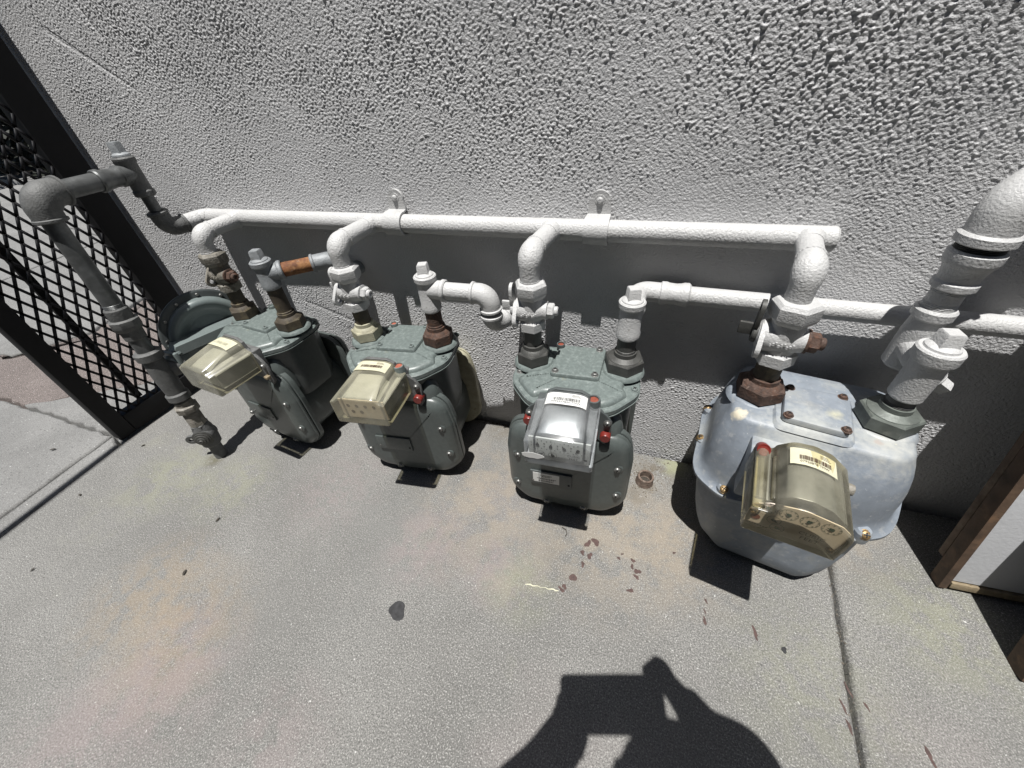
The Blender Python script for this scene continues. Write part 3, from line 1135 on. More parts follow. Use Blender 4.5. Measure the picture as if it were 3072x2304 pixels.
def ring_flat(mb, c, r, w, M, n=28):
    vs = []
    for k in range(n):
        a = 2 * PI * k / n
        vs.append(M @ V(c[0] + r * math.cos(a), c[1] + r * math.sin(a), 0))
    for k in range(n):
        a = 2 * PI * k / n
        vs.append(M @ V(c[0] + (r - w) * math.cos(a), c[1] + (r - w) * math.sin(a), 0))
    mb.add(vs, [(k, (k + 1) % n, n + (k + 1) % n, n + k) for k in range(n)])


def disc(mb, c, r, M, n=20, sx=1.0):
    mb.add([M @ V(c[0] + r * sx * math.cos(2 * PI * k / n), c[1] + r * math.sin(2 * PI * k / n), 0) for k in range(n)], [tuple(range(n))])


def pointer(mb, c, r, ang, M):
    ca, sa = math.cos(ang), math.sin(ang)

    def q(a, b):
        return M @ V(c[0] + a * ca - b * sa, c[1] + a * sa + b * ca, .0006)
    mb.add([q(-.45 * r, -.28 * r), q(.0, -.34 * r), q(.45 * r, -.12 * r), q(.95 * r, 0), q(.45 * r, .12 * r), q(0, .34 * r), q(-.45 * r, .28 * r)], [tuple(range(7))])


def dial(mb, c, r, M, ang, cw=1, outline=True):
    if outline:
        ring_flat(mb, c, r, r * .07, M)
    for k in range(10):
        a = PI / 2 - cw * 2 * PI * k / 10
        vs, fs = text_mesh(str(k), r * .50)
        mb.add([M @ (v + V(c[0] + r * 1.28 * math.cos(a), c[1] + r * 1.28 * math.sin(a), 0)) for v in vs], fs)
    pointer(mb, c, r * .98, ang, M)


def face_matrix(x, y, z):
    """flat print on a plane facing -y"""
    return Matrix(((1, 0, 0, x), (0, 0, -1, y), (0, 1, 0, z), (0, 0, 0, 1)))


SPLAT = [(-.0, 0), (0, 0)]


def cover_section(w, zb, zs, wa, zt, n=10, slope=.004):
    """index cover, seen from the front: box below, arch above (ccw, x/z)"""
    o = [(-w, zb + .004), (-w + .004, zb), (w - .004, zb), (w, zb + .004), (w, zs - .003), (w - .003, zs)]
    o.append((wa + slope + .002, zs + .0015))
    for k in range(n + 1):
        a = PI * k / n
        cx_ = math.copysign(abs(math.cos(a)) ** .55, math.cos(a)) if abs(math.cos(a)) > 1e-6 else 0
        o.append((cx_ * wa, zs + .006 + (zt - zs - .006) * math.sin(a) ** .75))
    o += [(-wa - slope - .002, zs + .0015), (-w + .003, zs), (-w, zs - .003)]
    return o


def section_solid(mb, sec, y0, y1, front_in=.002, b=.003):
    """extrude a section from y0 (back) to y1 (front, smaller y)"""
    rr = []
    for o, y in ((0, y0), (front_in * .5, y1 + b), (front_in * .5 + b * .3, y1 + b * .3), (front_in * .5 + b, y1)):
        rr.append([V(q[0], y, q[1]) for q in inset(sec, o)])
    mb.rings(rr)


def index_shell(mb, ins, w, zb, zs, wa, zt, y0, ym, y1, b=.0035):
    """cover whose arch is level at the back and runs down to the shoulders at the front"""
    rr = []
    for y, f, k in ((y0, 1, 0), (ym + .012, 1, 0), (ym, .97, 0), (ym - .012, .86, .1), (y1 + b, .30, .5), (y1 + b * .3, .27, .5 + .15), (y1, .25, 1.0)):
        sec = cover_section(w, zb, zs, wa * (1 + .06 * (1 - f)), zs + .006 + (zt - zs - .006) * f)
        o = ins + (.0 if k == 0 else .0015 * k + (b * .3 if .6 < k < .7 else 0) + (b if k == 1.0 else 0))
        rr.append([V(q[0], y, q[1]) for q in inset(sec, o)])
    mb.rings(rr)


def arch_strip(x0, x1, y0, y1, wa, zs, zt, lift=.0012):
    """point on the arch of a cover: u across (-1..1), v along y (0..1)"""
    def f(u, v):
        xx = x0 + (x1 - x0) * u
        c = max(-1, min(1, xx / wa))
        a = math.acos(math.copysign(abs(c) ** (1 / .55), c))
        zz = zs + .006 + (zt - zs - .006) * math.sin(a) ** .75
        return V(xx, y0 + (y1 - y0) * v, zz + lift)
    return f


def id_label(par, f, mt_lab, number, seed, pr):
    mb = MB()
    n = 14
    vs = [f(i / n, j / 3) for j in range(4) for i in range(n + 1)]
    fs = [(j * (n + 1) + i, j * (n + 1) + i + 1, (j + 1) * (n + 1) + i + 1, (j + 1) * (n + 1) + i) for j in range(3) for i in range(n)]
    mb.add(vs, fs)
    lab = mb.build('id_label', mt_lab, par, world=False)
    lift = V(0, 0, .0006)
    mb = MB()
    rr = random.Random(seed)
    u = .18
    while u < .84:
        w = rr.choice((.006, .006, .012, .018))
        mb.add([f(u, .42) + lift, f(u + w, .42) + lift, f(u + w, .68) + lift, f(u, .68) + lift], [(0, 1, 2, 3)])
        u += w + rr.choice((.006, .008, .014))
    def fm(v):
        return f(.5 + v.x, .80 - v.y) + lift
    vs, fs = text_mesh(number, .15, 1.0)
    mb.add([fm(V(v.x * .62, v.y * 1.2, 0)) for v in vs], fs)
    for k in range(3):
        mb.add([f(.62 + .0, .12 + k * .08) + lift, f(.80 + .03 * k, .12 + k * .08) + lift, f(.80 + .03 * k, .145 + k * .08) + lift, f(.62, .145 + k * .08) + lift], [(0, 1, 2, 3)])
    mb.build('barcode_print', pr, lab, world=False)


PAN = rpoly([(-.112, .262, .05), (-.1235, .19, .06), (-.1245, .060, .05), (-.088, .019, .05), (.0, .014, .06), (.088, .019, .05), (.1245, .060, .05), (.1235, .19, .06), (.112, .262, .05)], 5)
LID = rpoly([(-.095, .066, .03), (-.119, .03, .03), (-.121, -.055, .06), (-.07, -.116, .06), (.07, -.116, .06), (.121, -.055, .06), (.119, .03, .03), (.095, .066, .03)], 6)


def notch(o, pts, rn):
    out = []
    for p in o:
        q = V(p[0], p[1], 0)
        for c in pts:
            cc = V(c[0], c[1], 0)
            dv_ = q - cc
            if dv_.length < rn:
                # push toward the middle of the lid around the screw
                inw = (-cc).normalized()
                side = V(-inw.y, inw.x, 0)
                t = dv_.dot(side)
                q = cc + side * t + inw * math.sqrt(max(0, rn * rn - t * t))
        out.append((q.x, q.y))
    return out


def resample(o, n):
    L = [0]
    for i in range(len(o)):
        a, b = o[i], o[(i + 1) % len(o)]
        L.append(L[-1] + math.hypot(a[0] - b[0], a[1] - b[1]))
    out = []
    k = 0
    for i in range(n):
        s = L[-1] * i / n
        while L[k + 1] < s:
            k += 1
        f = (s - L[k]) / max(1e-9, L[k + 1] - L[k])
        a, b = o[k % len(o)], o[(k + 1) % len(o)]
        out.append((a[0] + (b[0] - a[0]) * f, a[1] + (b[1] - a[1]) * f))
    return out


LIDN = resample(LID, 150)


def meter_small(label, x, y, rz, style):
    t = thing('gas_meter', label, 'gas meter', (x, y, 0), rz, 'small grey green gas meters')
    # case: D-shaped upper body, round-cornered tube below it
    mb = MB()
    lv = [(.011, .322), (.011, .20), (.016, .17)]
    mb.rings([[V(q[0], q[1], z) for q in inset(LID, o)] for o, z in reversed(lv)])
    tube = rpoly([(-.099, .205, .07), (-.101, .055, .07), (-.03, .034, .05), (.03, .034, .05), (.101, .055, .07), (.099, .205, .07)], 6)
    mb.rings([[V(q[0], yy, q[1]) for q in inset(tube, o)] for o, yy in ((0, .088), (0, -.088))])
    mb.build('case', m_greyshaded, t, world=False)
    # front and back pans
    def pan(name, s, mtl, yb=.0):
        mb = MB()
        lv = [(0, .079), (-.0035, .080), (-.0040, .082), (-.0040, .0905), (-.0025, .092), (.0025, .0925), (.0025, .0950), (-.0025, .0955), (-.0025, .099), (0, .1015), (.0005, .1045), (.003, .108), (.010, .1145), (.022, .1185), (.040, .1195)]
        mb.rings([[V(q[0], -s * (yy + yb), q[1]) for q in inset(PAN, o)] for o, yy in lv])
        # ribbed channel rising from the pan to the lid
        cx_ = .072 * s
        mb.lathe(V(cx_, -s * .078, .205), Z, [(.034, 0), (.033, .03), (.027, .06), (.021, .085), (.012, .095), (.003, .098)], 24)
        return mb.build(name, mtl, t, world=False)
    pf = pan('front_pan', 1, m_greyshaded)
    pb = pan('back_pan', -1, style.get('back', m_greyshaded), -.012)
    for px, pz in ((.110, .190), (.116, .100), (-.110, .185), (-.115, .085), (.045, .026), (-.045, .026)):
        n = V(px * .9, -.07, 0).normalized() if pz > .05 else V(0, -.6, -.5)
        yy = -.1165
        mbd = MB()
        q = V(px, yy, pz) - V(px * .10, 0, (pz - .14) * .07)
        mbd.lathe(q + V(0, .004, 0), (0, -1, 0), [(.0115, 0), (.0115, .0045), (.0095, .0062)], 18)
        bs = mbd.build('screw_boss', m_greyshaded, pf, world=False)
        pan_screw(q + V(0, -.0015, 0), (0, -1, 0), pf)
    # raised name plate on the pan
    mb = MB()
    mb.box((-.030, -.1215, .122), (.088, .004, .043), .0015)
    pl = mb.build('name_plate', m_regdark if style['kind'] == 'clear' else m_greyshaded, t, world=False)
    for sx in (-.038, .038):
        mb = MB()
        mb.lathe(V(-.03 + sx, -.1232, .112), (0, -1, 0), [(.0024, 0), (.0024, .001), (.0012, .0014)], 12)
        mb.build('rivet', m_dark if sx > 0 else m_screw, pl, world=False)
    if style['kind'] == 'clear':
        mb = MB()
        mb.box((-.040, -.1237, .124), (.056, .0006, .030))
        tg = mb.build('paper_tag', m_label, pl, world=False)
        mb = MB()
        M1 = face_matrix(-.040, -.1243, .124)
        rr = random.Random(4)
        for zz, hw, hh_ in ((.009, .012, .0012), (.0055, .009, .0016), (-.001, .019, .0011), (-.0035, .016, .0011)):
            u = -hw
            while u < hw:
                w = rr.uniform(.0012, .0034)
                mb.add([M1 @ V(u, zz - hh_, 0), M1 @ V(u + w, zz - hh_, 0), M1 @ V(u + w, zz + hh_ * .6, 0), M1 @ V(u, zz + hh_ * .6, 0)], [(0, 1, 2, 3)])
                u += w + .0011
        u = -.016
        while u < .016:
            w = rr.choice((.0006, .0012))
            mb.add([M1 @ V(u, -.012, 0), M1 @ V(u + w, -.012, 0), M1 @ V(u + w, -.0075, 0), M1 @ V(u, -.0075, 0)], [(0, 1, 2, 3)])
            u += w + rr.choice((.0006, .001))
        mb.build('tag_print', m_print, pl, world=False)
    # lid
    mb = MB()
    lv = [(.004, .3165), (0, .3180), (0, .3262), (.0025, .3285), (.010, .3292)]
    mb.rings([[V(q[0], q[1], z) for q in inset(LIDN, o)] for o, z in lv])
    lv2 = [(-.001, .3140), (-.001, .3155), (.006, .3155), (.006, .3175)]
    mb.rings([[V(q[0], q[1], z) for q in inset(LIDN, o)] for o, z in lv2])
    scr = [(-.108, -.030), (.110, -.046), (-.040, -.107), (.108, .045), (-.108, .045)]
    plat = notch(inset(LIDN, .009), scr, .020)
    for _ in range(2):
        plat = [((plat[i - 1][0] + 2 * plat[i][0] + plat[(i + 1) % 150][0]) / 4, (plat[i - 1][1] + 2 * plat[i][1] + plat[(i + 1) % 150][1]) / 4) for i in range(150)]
    lv3 = [(0, .3280), (.0012, .3330), (.0040, .3368), (.0085, .3388), (.014, .3392)]
    mb.rings([[V(q[0], q[1], z) for q in inset(plat, o)] for o, z in lv3])
    for sx in (-1, 1):
        mb.lathe(V(sx * .086, 0, .336), Z, [(.040, 0), (.0385, .004), (.036, .0065), (.034, .0068)], 32)
    lid = mb.build('lid', m_greylid, t, world=False)
    for k, (sx, sy) in enumerate(scr):
        pan_screw(V(sx, sy, .3292), Z, lid, m_greylid if k % 2 else m_screw, .0060)
    # hand-hole plate
    mb = MB()
    hp = rpoly([(-.046, -.047, .008), (.046, -.047, .008), (.047, .050, .008), (-.047, .050, .008)], 4)
    mb.rings([[V(q[0] + (.004 if q[1] > 0 else 0), q[1], z) for q in inset(hp, o)] for o, z in ((0, .339), (0, .3445), (.0012, .3465), (.004, .3472))])
    hh = mb.build('hand_hole_plate', m_greylid, lid, world=False)
    # cups filled with sealing wax
    def cup(cx_, cy_, z, fill, r=.0098, h=.014):
        mb = MB()
        mb.lathe(V(cx_, cy_, z), Z, [(r, 0), (r, h - .001), (r * .97, h), (r * .74, h), (r * .72, h - .003)], 24, cap=True)
        c = mb.build('seal_cup', m_greylid if style['kind'] != 'clear' else m_regdark, lid, world=False)
        mb = MB()
        mb.lathe(V(cx_, cy_, z + h - .0032), Z, [(r * .74, 0), (r * .70, .0008), (r * .5, .0014), (r * .1, .0010)], 18)
        w = mb.build('wax', fill, lid, world=False)
        return c
    cup(.043, -.114, .328, style['wax'], .0112, .029)
    cup(-.040, .043, .346, style['wax'], .0085, .008)
    for sx, sy in ((.038, .042), (-.037, -.038), (.037, -.038)):
        pan_screw(V(sx, sy, .3472), Z, lid, m_greylid if style['kind'] != 'clear' else m_screw, .0056)
    # index: back plate with ears, inner works, cover
    mb = MB()
    ear = [(-.054, .262), (.054, .262), (.068, .250), (.077, .262), (.078, .305), (.068, .322), (.052, .336), (.040, .346), (.036, .362), (.022, .370), (-.022, .370), (-.036, .362), (-.040, .346), (-.052, .336), (-.068, .322), (-.078, .305), (-.077, .262), (-.068, .250)]
    mb.prism(ear, .109, .116, Matrix(((1, 0, 0, 0), (0, 0, -1, 0), (0, 1, 0, 0), (0, 0, 0, 1))), .001)
    mb.box((0, -.104, .305), (.11, .02, .07), .003)
    bp = mb.build('index_plate', m_regdark if style['kind'] == 'clear' else m_castgrey, t, world=False)
    pan_screw(V(.070, -.1165, .306), (0, -1, 0), bp, m_screw, .0055)
    pan_screw(V(-.070, -.1165, .306), (0, -1, 0), bp, m_screw, .0055)
    for sx, zz in ((.069, .276), (-.071, .292)):
        if style['kind'] == 'plain' and sx > 0:
            mb = MB()
            mb.box((sx, -.121, zz), (.012, .011, .008), .002)
            mb.build('broken_seal', m_palewood, bp, world=False)
            continue
        mb = MB()
        mb.lathe(V(sx, -.108, zz), (0, -1, 0), [(.0096, 0), (.0096, .017), (.0085, .019), (.0070, .019)], 22)
        mb.build('seal', m_redplug, bp, world=False)
    sec = cover_section(.056, .287, .343, .039, .368)
    mb = MB()
    index_shell(mb, .0045 if style['kind'] == 'clear' else .011, .056, .287, .343, .039, .368, -.117, -.152, -.2005, .002)
    wk = mb.build('index_works', m_alu if style['kind'] == 'clear' else m_dial, bp, world=False, sharp=38)
    if style['kind'] == 'clear':
        mb = MB()
        mb.box((0, -.2030, .3165), (.099, .0030, .051), .0004)
        mb.build('dial_plate', m_dial, bp, world=False)
        mb = MB()
        M1 = face_matrix(0, -.2049, .3165)
        for k in range(4):
            dial(mb, (-.0345 + .0215 * k, .0100 - .0006 * k), .0086, M1, PI / 2 + (.1, -.15, .5, 2.6)[k], 1 if k % 2 else -1, False)
        for k, a in ((0, .6), (1, 2.0)):
            ring_flat(mb, (-.030 + .020 * k, -.012), .0072, .0005, M1)
            pointer(mb, (-.030 + .020 * k, -.012), .0088, a, M1)
        add_text(mb, 'CUBIC\nFEET', .0068, M1 @ Matrix.Translation((.024, -.0105, 0)), 1.05)
        disc(mb, (.043, -.012), .0020, M1, 14, 1.6)
        mb.build('dial_print', m_print, bp, world=False)
        mb = MB()
        M2 = face_matrix(-.036, -.2150, .3095)
        rr = random.Random(9)
        pts = [(.017 * math.cos(a) * (1 + .25 * rr.random()), .0055 * math.sin(a) * (1 + .5 * rr.random())) for a in np.linspace(0, 2 * PI, 17)[:-1]]
        mb.prism(pts, 0, .0004, face_matrix(-.040, -.2172, .3120))
        mb.build('torn_sticker', m_label, bp, world=False)
    elif style['kind'] == 'hazy':
        mb = MB()
        M1 = face_matrix(0, -.2030, .315)
        for k in range(4):
            disc(mb, (-.030 + .018 * k, .008), .0036, M1)
        for k in range(2):
            disc(mb, (-.024 + .018 * k, -.007), .0040, M1)
        mb.build('dial_print', m_brownprint, bp, world=False)
        mb = MB()
        mb.box((0, -.2015, .315), (.094, .002, .046))
        mb.build('dial_plate', m_beigedial, bp, world=False)
    mb = MB()
    index_shell(mb, 0, .056, .287, .343, .039, .368, -.1165, -.152, -.2165)
    cov = mb.build('index_cover', style['cover'], t, world=False, sharp=38)
    bp.location.x = cov.location.x = style.get('ix', 0.0)
    f = arch_strip(-.034, .034, -.122, -.150, .039, .343, .368, .0012)
    id_label(cov, f, style['label'], style['number'], 3, style['print'])
    return t


m1 = meter_small('leftmost grey green gas meter with cloudy blank index cover, beside the regulator', -.894, -.130, math.radians(-6),
                 dict(kind='plain', ix=.031, cover=m_yel, label=m_yellabel, number='', wax=m_greylid, print=m_yellabel))
m2 = meter_small('grey green gas meter with hazy yellow index cover, between the cloudy and the clear one', -.502, -.123, math.radians(8),
                 dict(kind='hazy', cover=m_yel2, label=m_yellabel, number='', wax=m_orange, print=m_brownprint, back=m_olive))
m3 = meter_small('grey green gas meter with clear dial cover, white barcode label and red seals', -.109, -.118, math.radians(4),
                 dict(kind='clear', cover=m_clear, label=m_label, number='0092257826 TMW', wax=m_red, print=m_print))


def meter_large(label, x, y, rz):
    t = thing('gas_meter', label, 'gas meter', (x, y, 0), rz)
    # belly
    base = resample(rpoly([(-.125, .100, .04), (-.145, .02, .05), (-.140, -.092, .042), (-.092, -.124, .04), (.092, -.124, .04), (.143, -.092, .042), (.150, .02, .05), (.125, .100, .04)], 6), 120)

    def seam(q):
        # the joint hangs low on the two front lobes and climbs at the flanks and over the middle
        f = max(0, min(1, (q[1] + .115) / .09))
        f = f * f * (3 - 2 * f)
        mid = math.exp(-(q[0] / .045) ** 2) * (1 - f)
        return .192 + .040 * f + .030 * mid

    def ring(o, base_z, k_seam, kx=1.0, ky=1.0, dz=0.0, ox=0.0):
        return [V(q[0] * kx + ox, q[1] * ky, base_z + k_seam * (seam(q) - .20) + dz) for q in inset(base, o)]
    mb = MB()
    mb.rings([ring(.030, .006, 0, .70, .97, ox=.012), ring(.018, .009, 0, .72, .99, ox=.012), ring(.008, .018, 0, .755, 1.0, ox=.012), ring(.003, .034, 0, .80, 1.01, ox=.010), ring(.003, .060, .02, .855, 1.01, ox=.007), ring(.004, .095, .2, .91, 1.01, ox=.004), ring(.006, .140, .5, .96, 1.01), ring(.009, .194, 1.0)])
    mb.build('belly', m_blue, t, world=False, sharp=45)
    mb = MB()
    rgs = [ring(.004, .1910, 1), ring(-.0065, .1915, 1), ring(-.0080, .1945, 1), ring(-.0075, .1995, 1), ring(-.001, .2035, 1), ring(.0035, .212, 1)]
    # shoulder rises to a smaller, squarer top
    topo = resample(rpoly([(-.108, .085, .04), (-.122, .02, .05), (-.118, -.062, .03), (-.100, -.084, .03), (.100, -.084, .03), (.122, -.062, .03), (.130, .02, .05), (.110, .085, .04)], 6), 120)

    def mixr(f, o, zt, sm):
        b = inset(base, o)
        return [V(b[i][0] * (1 - f) + topo[i][0] * f, b[i][1] * (1 - f) + topo[i][1] * f, (.206 + (seam(base[i]) - .2) * sm) * (1 - f) + zt * f) for i in range(120)]
    def midr(f, z, sm):
        b = inset(base, .006)
        return [V(b[i][0] * (1 - f) + topo[i][0] * f, b[i][1] * (1 - f) + topo[i][1] * f, z + (seam(base[i]) - .2) * sm) for i in range(120)]
    rgs += [midr(.0, .225, .9), midr(.05, .250, .7), midr(.18, .272, .45), midr(.42, .295, .2), midr(.72, .313, .06), midr(.94, .323, .0)]
    for o, z in ((0, .3275), (.0028, .3318), (.0075, .3345), (.018, .3360)):
        rgs.append([V(q[0], q[1], z) for q in inset(topo, o)])
    mb.rings(rgs)
    for sx in (-1, 1):
        mb.lathe(V(sx * .085, -.009, .328), Z, [(.046, 0), (.043, .006), (.039, .0095), (.037, .010)], 32)
    mb.build('upper_case', m_blue, t, world=False, sharp=40)
    # pad under the hand-hole plate, the plate and its screws
    mb = MB()
    hp0 = rpoly([(-.058, -.079, .014), (.044, -.079, .014), (.048, .030, .014), (-.060, .030, .014)], 4)
    mb.rings([[V(q[0], q[1], z) for q in inset(hp0, o)] for o, z in ((-.004, .333), (0, .338), (.002, .3400))])
    hp = rpoly([(-.050, -.071, .009), (.036, -.073, .009), (.037, .020, .009), (-.048, .014, .009)], 4)
    mb.rings([[V(q[0], q[1], z) for q in inset(hp, o)] for o, z in ((.0, .3415), (0, .3485), (.001, .3505), (.004, .3512))])
    hh = mb.build('hand_hole_plate', m_blue, t, world=False)
    mb = MB()
    mb.rings([[V(q[0], q[1], z) for q in inset(hp, .0006)] for z in (.3395, .342)])
    mb.build('gasket', m_dark, hh, world=False)
    for sx, sy in ((-.043, -.064), (.030, -.066), (.031, .013), (-.041, .007)):
        pan_screw(V(sx, sy, .3508), Z, hh, m_rust, .0058)
    # lug screws on the joint
    for sx, sy, zz, d in ((-.090, -.127, .200, (-.1, -1, .5)), (-.150, -.045, .228, (-1, -.3, .6)), (.108, -.127, .202, (.2, -1, .2)), (.154, -.035, .225, (1, -.2, .3)), (-.152, .03, .240, (-1, .1, .3))):
        mb = MB()
        d = Vector(d).normalized()
        mb.lathe(V(sx, sy, zz) - d * .012, V(0, 0, 1), [(.012, -.014), (.0125, -.004), (.012, .006), (.009, .010)], 18)
        lg = mb.build('lug', m_blue, t, world=False)
        pan_screw(V(sx, sy, zz + .004) - d * .006, (d + Z).normalized(), lg, m_brass, .0068)
    # index housing on the front
    mb = MB()
    mb.box((-.022, -.118, .272), (.118, .060, .088), .006)
    mb.build('index_housing', m_blue, t, world=False)
    OX, FY = -.0255, -.254
    zb, zs, zt = .289, .341, .369
    sec = [(OX + a, b) for a, b in rpoly([(-.056, zb, .004), (.054, zb, .004), (.056, zb + .030, .006), (.056, zs, .010), (.050, zs + .006, .006), (.030, zt - .006, .02), (.008, zt + .001, .02), (-.016, zt - .001, .02), (-.032, zs + .012, .008), (-.034, zs + .004, .004), (-.048, zs + .003, .006), (-.056, zs - .002, .006)], 4)]
    mb = MB()
    section_solid(mb, inset(sec, .006), -.140, FY + .022, .001, .002)
    wk = mb.build('index_works', m_alu, t, world=False)
    mb = MB()
    # arched metal shroud inside the cover
    sh = [(OX + a, b) for a, b in rpoly([(-.031, zs - .01, .003), (.046, zs - .01, .003), (.044, zs + .004, .008), (.028, zt - .010, .02), (.006, zt - .0035, .02), (-.016, zt - .006, .02), (-.028, zs + .010, .01)], 4)]
    section_solid(mb, sh, -.145, FY + .020, .0, .001)
    mb.build('metal_shroud', m_alu, wk, world=False)
    mb = MB()
    mb.prism([(OX + q[0], q[1]) for q in rpoly([(-.0525, zb + .004, .003), (.0505, zb + .004, .003), (.0525, zs - .002, .008), (.040, zs + .008, .012), (.0, zs + .015, .02), (-.035, zs + .008, .012), (-.0525, zs - .004, .006)], 4)], .0, .0016, Matrix(((1, 0, 0, 0), (0, 0, -1, FY + .0115), (0, 1, 0, 0), (0, 0, 0, 1))))
    mb.build('dial_plate', m_beigedial, wk, world=False)
    mb = MB()
    M1 = face_matrix(OX, FY + .0096, 0)
    for k in range(4):
        c = (-.0345 + .0222 * k, .3395 - .0002 * k)
        ring_flat(mb, c, .0100, .0004, M1)
        for j in range(10):
            a = PI / 2 + 2 * PI * j / 10 * (1 if k % 2 else -1)
            vs, fs = text_mesh(str(j), .0042)
            mb.add([M1 @ (v + V(c[0] + .0084 * math.cos(a), c[1] + .0084 * math.sin(a), 0)) for v in vs], fs)
        pointer(mb, c, .0068, (2.6, 2.5, .7, 2.9)[k], M1)
        for s in (-1, 1):
            disc(mb, (c[0] + s * .0011, c[1] + .001), .0016, M1)
    for c, a in (((-.0225, .3195), -.6), ((-.0150, .3065), -.3)):
        ring_flat(mb, c, .0080, .0005, M1)
        pointer(mb, c, .0072, a, M1)
    for c, s in (((-.048, .3045), .0026),):
        for k in range(9):
            mb.add([M1 @ V(-.052 + k * .0032, .2985, 0), M1 @ V(-.052 + k * .0032 + .0024, .2985, 0), M1 @ V(-.052 + k * .0032 + .0024, .2995, 0), M1 @ V(-.052 + k * .0032, .2995, 0)], [(0, 1, 2, 3)])
    mb.build('dial_print', m_greenprint, wk, world=False)
    mb = MB()
    add_text(mb, 'CUBIC\nFEET', .0092, M1 @ Matrix.Translation((.021, .3090, .0002)), 1.1)
    mb.build('unit_print', m_brownprint, wk, world=False)
    mb = MB()
    disc(mb, (-.0425, .3150), .0056, M1 @ Matrix.Translation((0, 0, .0003)), 22, 1.0)
    mb.build('red_dot', m_red, wk, world=False)
    for cx_, cz_ in ((-.048, .3255), (.0445, .3005)):
        pan_screw(V(OX + cx_, FY + .0100, cz_), (0, -1, 0), wk, m_brass, .0034, False)
    mb = MB()
    section_solid(mb, sec, -.140, FY, .004, .0045)
    # column on the left that holds the red seal
    mb.cyl(V(OX - .047, -.150, zs + .003), V(OX - .047, FY + .004, zs + .002), .0085, .0075, 20, .001)
    mb.cyl(V(OX - .031, -.160, zs + .007), V(OX - .031, FY + .02, zs + .005), .0040, .0040, 16, .001)
    cov = mb.build('index_cover', m_yel4, t, world=False, sharp=38)
    mb = MB()
    mb.lathe(V(OX - .047, -.155, zs + .010), (0, -.75, .55), [(.0088, -.018), (.0090, -.002), (.0086, 0), (.0072, 0), (.0070, -.001)], 20)
    mb.build('seal', m_redplug, cov, world=False)
    mb = MB()
    mb.lathe(V(OX + .058, -.160, zs - .012), X, [(.008, -.004), (.0085, .002), (.0075, .006), (.004, .0075)], 18)
    mb.build('side_screw', m_weather, cov, world=False)

    def f(u, v):
        xx = -.020 + .054 * u
        prof = [(-.034, zs + .010), (-.026, zt - .009), (-.016, zt - .0035), (-.004, zt - .001), (.008, zt - .0015), (.020, zt - .0045), (.030, zt - .0085), (.042, zs + .0125), (.05, zs + .007)]
        zz = prof[-1][1]
        for (a0, b0), (a1, b1) in zip(prof[:-1], prof[1:]):
            if a0 <= xx <= a1:
                zz = b0 + (b1 - b0) * (xx - a0) / (a1 - a0)
                break
        return V(OX + xx, -.150 - .030 * v, zz + .0016)
    id_label(cov, f, m_yellabel, '07920878 TMW', 8, m_brownprint)
    return t


m4 = meter_large('large worn pale blue grey gas meter with yellowed dial cover, rightmost in the row', .287, -.125, math.radians(-9))

# ---------------------------------------------------------------- shut-off valves
valve('shutoff_valve', 'weathered brown grey unpainted gas valve above the leftmost meter', -.979, -.1230, .508, m_weather, core_mat=m_rust, yaw_=-.12, nip_mat=m_brown, nut_mat=m_brown)
valve('shutoff_valve', 'white painted gas valve beside the pale elbow of the rusty pipe', -.587, -.134, .508, m_whitefit, yaw_=-.05, nip_mat=m_brown, nut_mat=m_olive)
valve('shutoff_valve', 'white painted gas valve above the meter with the clear dial cover', -.195, -.127, .508, m_whitefit, yaw_=.08, nip_mat=m_darkiron, nut_mat=m_darkiron)
valve('shutoff_valve', 'white gas valve with dark unpainted tang and rusty core nut, above the blue grey meter', .2015, -.123, .512, m_whitefit, tang_mat=m_darkiron, core_mat=m_rust, yaw_=-.15, nip_mat=m_brown, nut_mat=m_rust, nutz=.338, s=1.12)

# ---------------------------------------------------------------- outlet piping
def plug_tee(t, p, mats, dirv, plug_mat, z_bot, ln=.045):
    """tee standing on a nipple: run vertical, plug on top, branch along dirv"""
    mb = MB()
    zt = p.z + .030
    mb.lathe(V(p.x, p.y, z_bot), Z, [(.0170, 0), (.0205, .004), (.0212, .012), (.0195, .017), (.0190, zt - z_bot - .014), (.0222, zt - z_bot - .010), (.0225, zt - z_bot - .002), (.0205, zt - z_bot)], 28)
    d = Vector(dirv).normalized()
    mb.cyl(p, p + d * ln, .0188, seg=24)
    collar(mb, p + d * (ln - .005), d, .0215, .010)
    o = mb.build('tee', mats, t)
    mb = MB()
    square_plug(mb, V(p.x, p.y, zt - .003), Z, .0205, .026, .0185, .35)
    mb.build('plug', plug_mat, t)
    return o


def outlet_base(t, x, y, nutz, nut_mat, nip_mat, ztee, w=.058, ph=.3):
    mb = MB()
    mb.cyl(V(x, y, nutz + .02), V(x, y, ztee), R1, seg=26)
    threads(mb, V(x, y, nutz + .034), Z, R1 * 1.08, 5)
    mb.build('nipple', nip_mat, t)
    mb = MB()
    swivel_nut(mb, V(x, y, nutz), w, .032, R1, phase=ph)
    mb.build('swivel_nut', nut_mat, t)


g_out = 'outlet pipes of the meters'
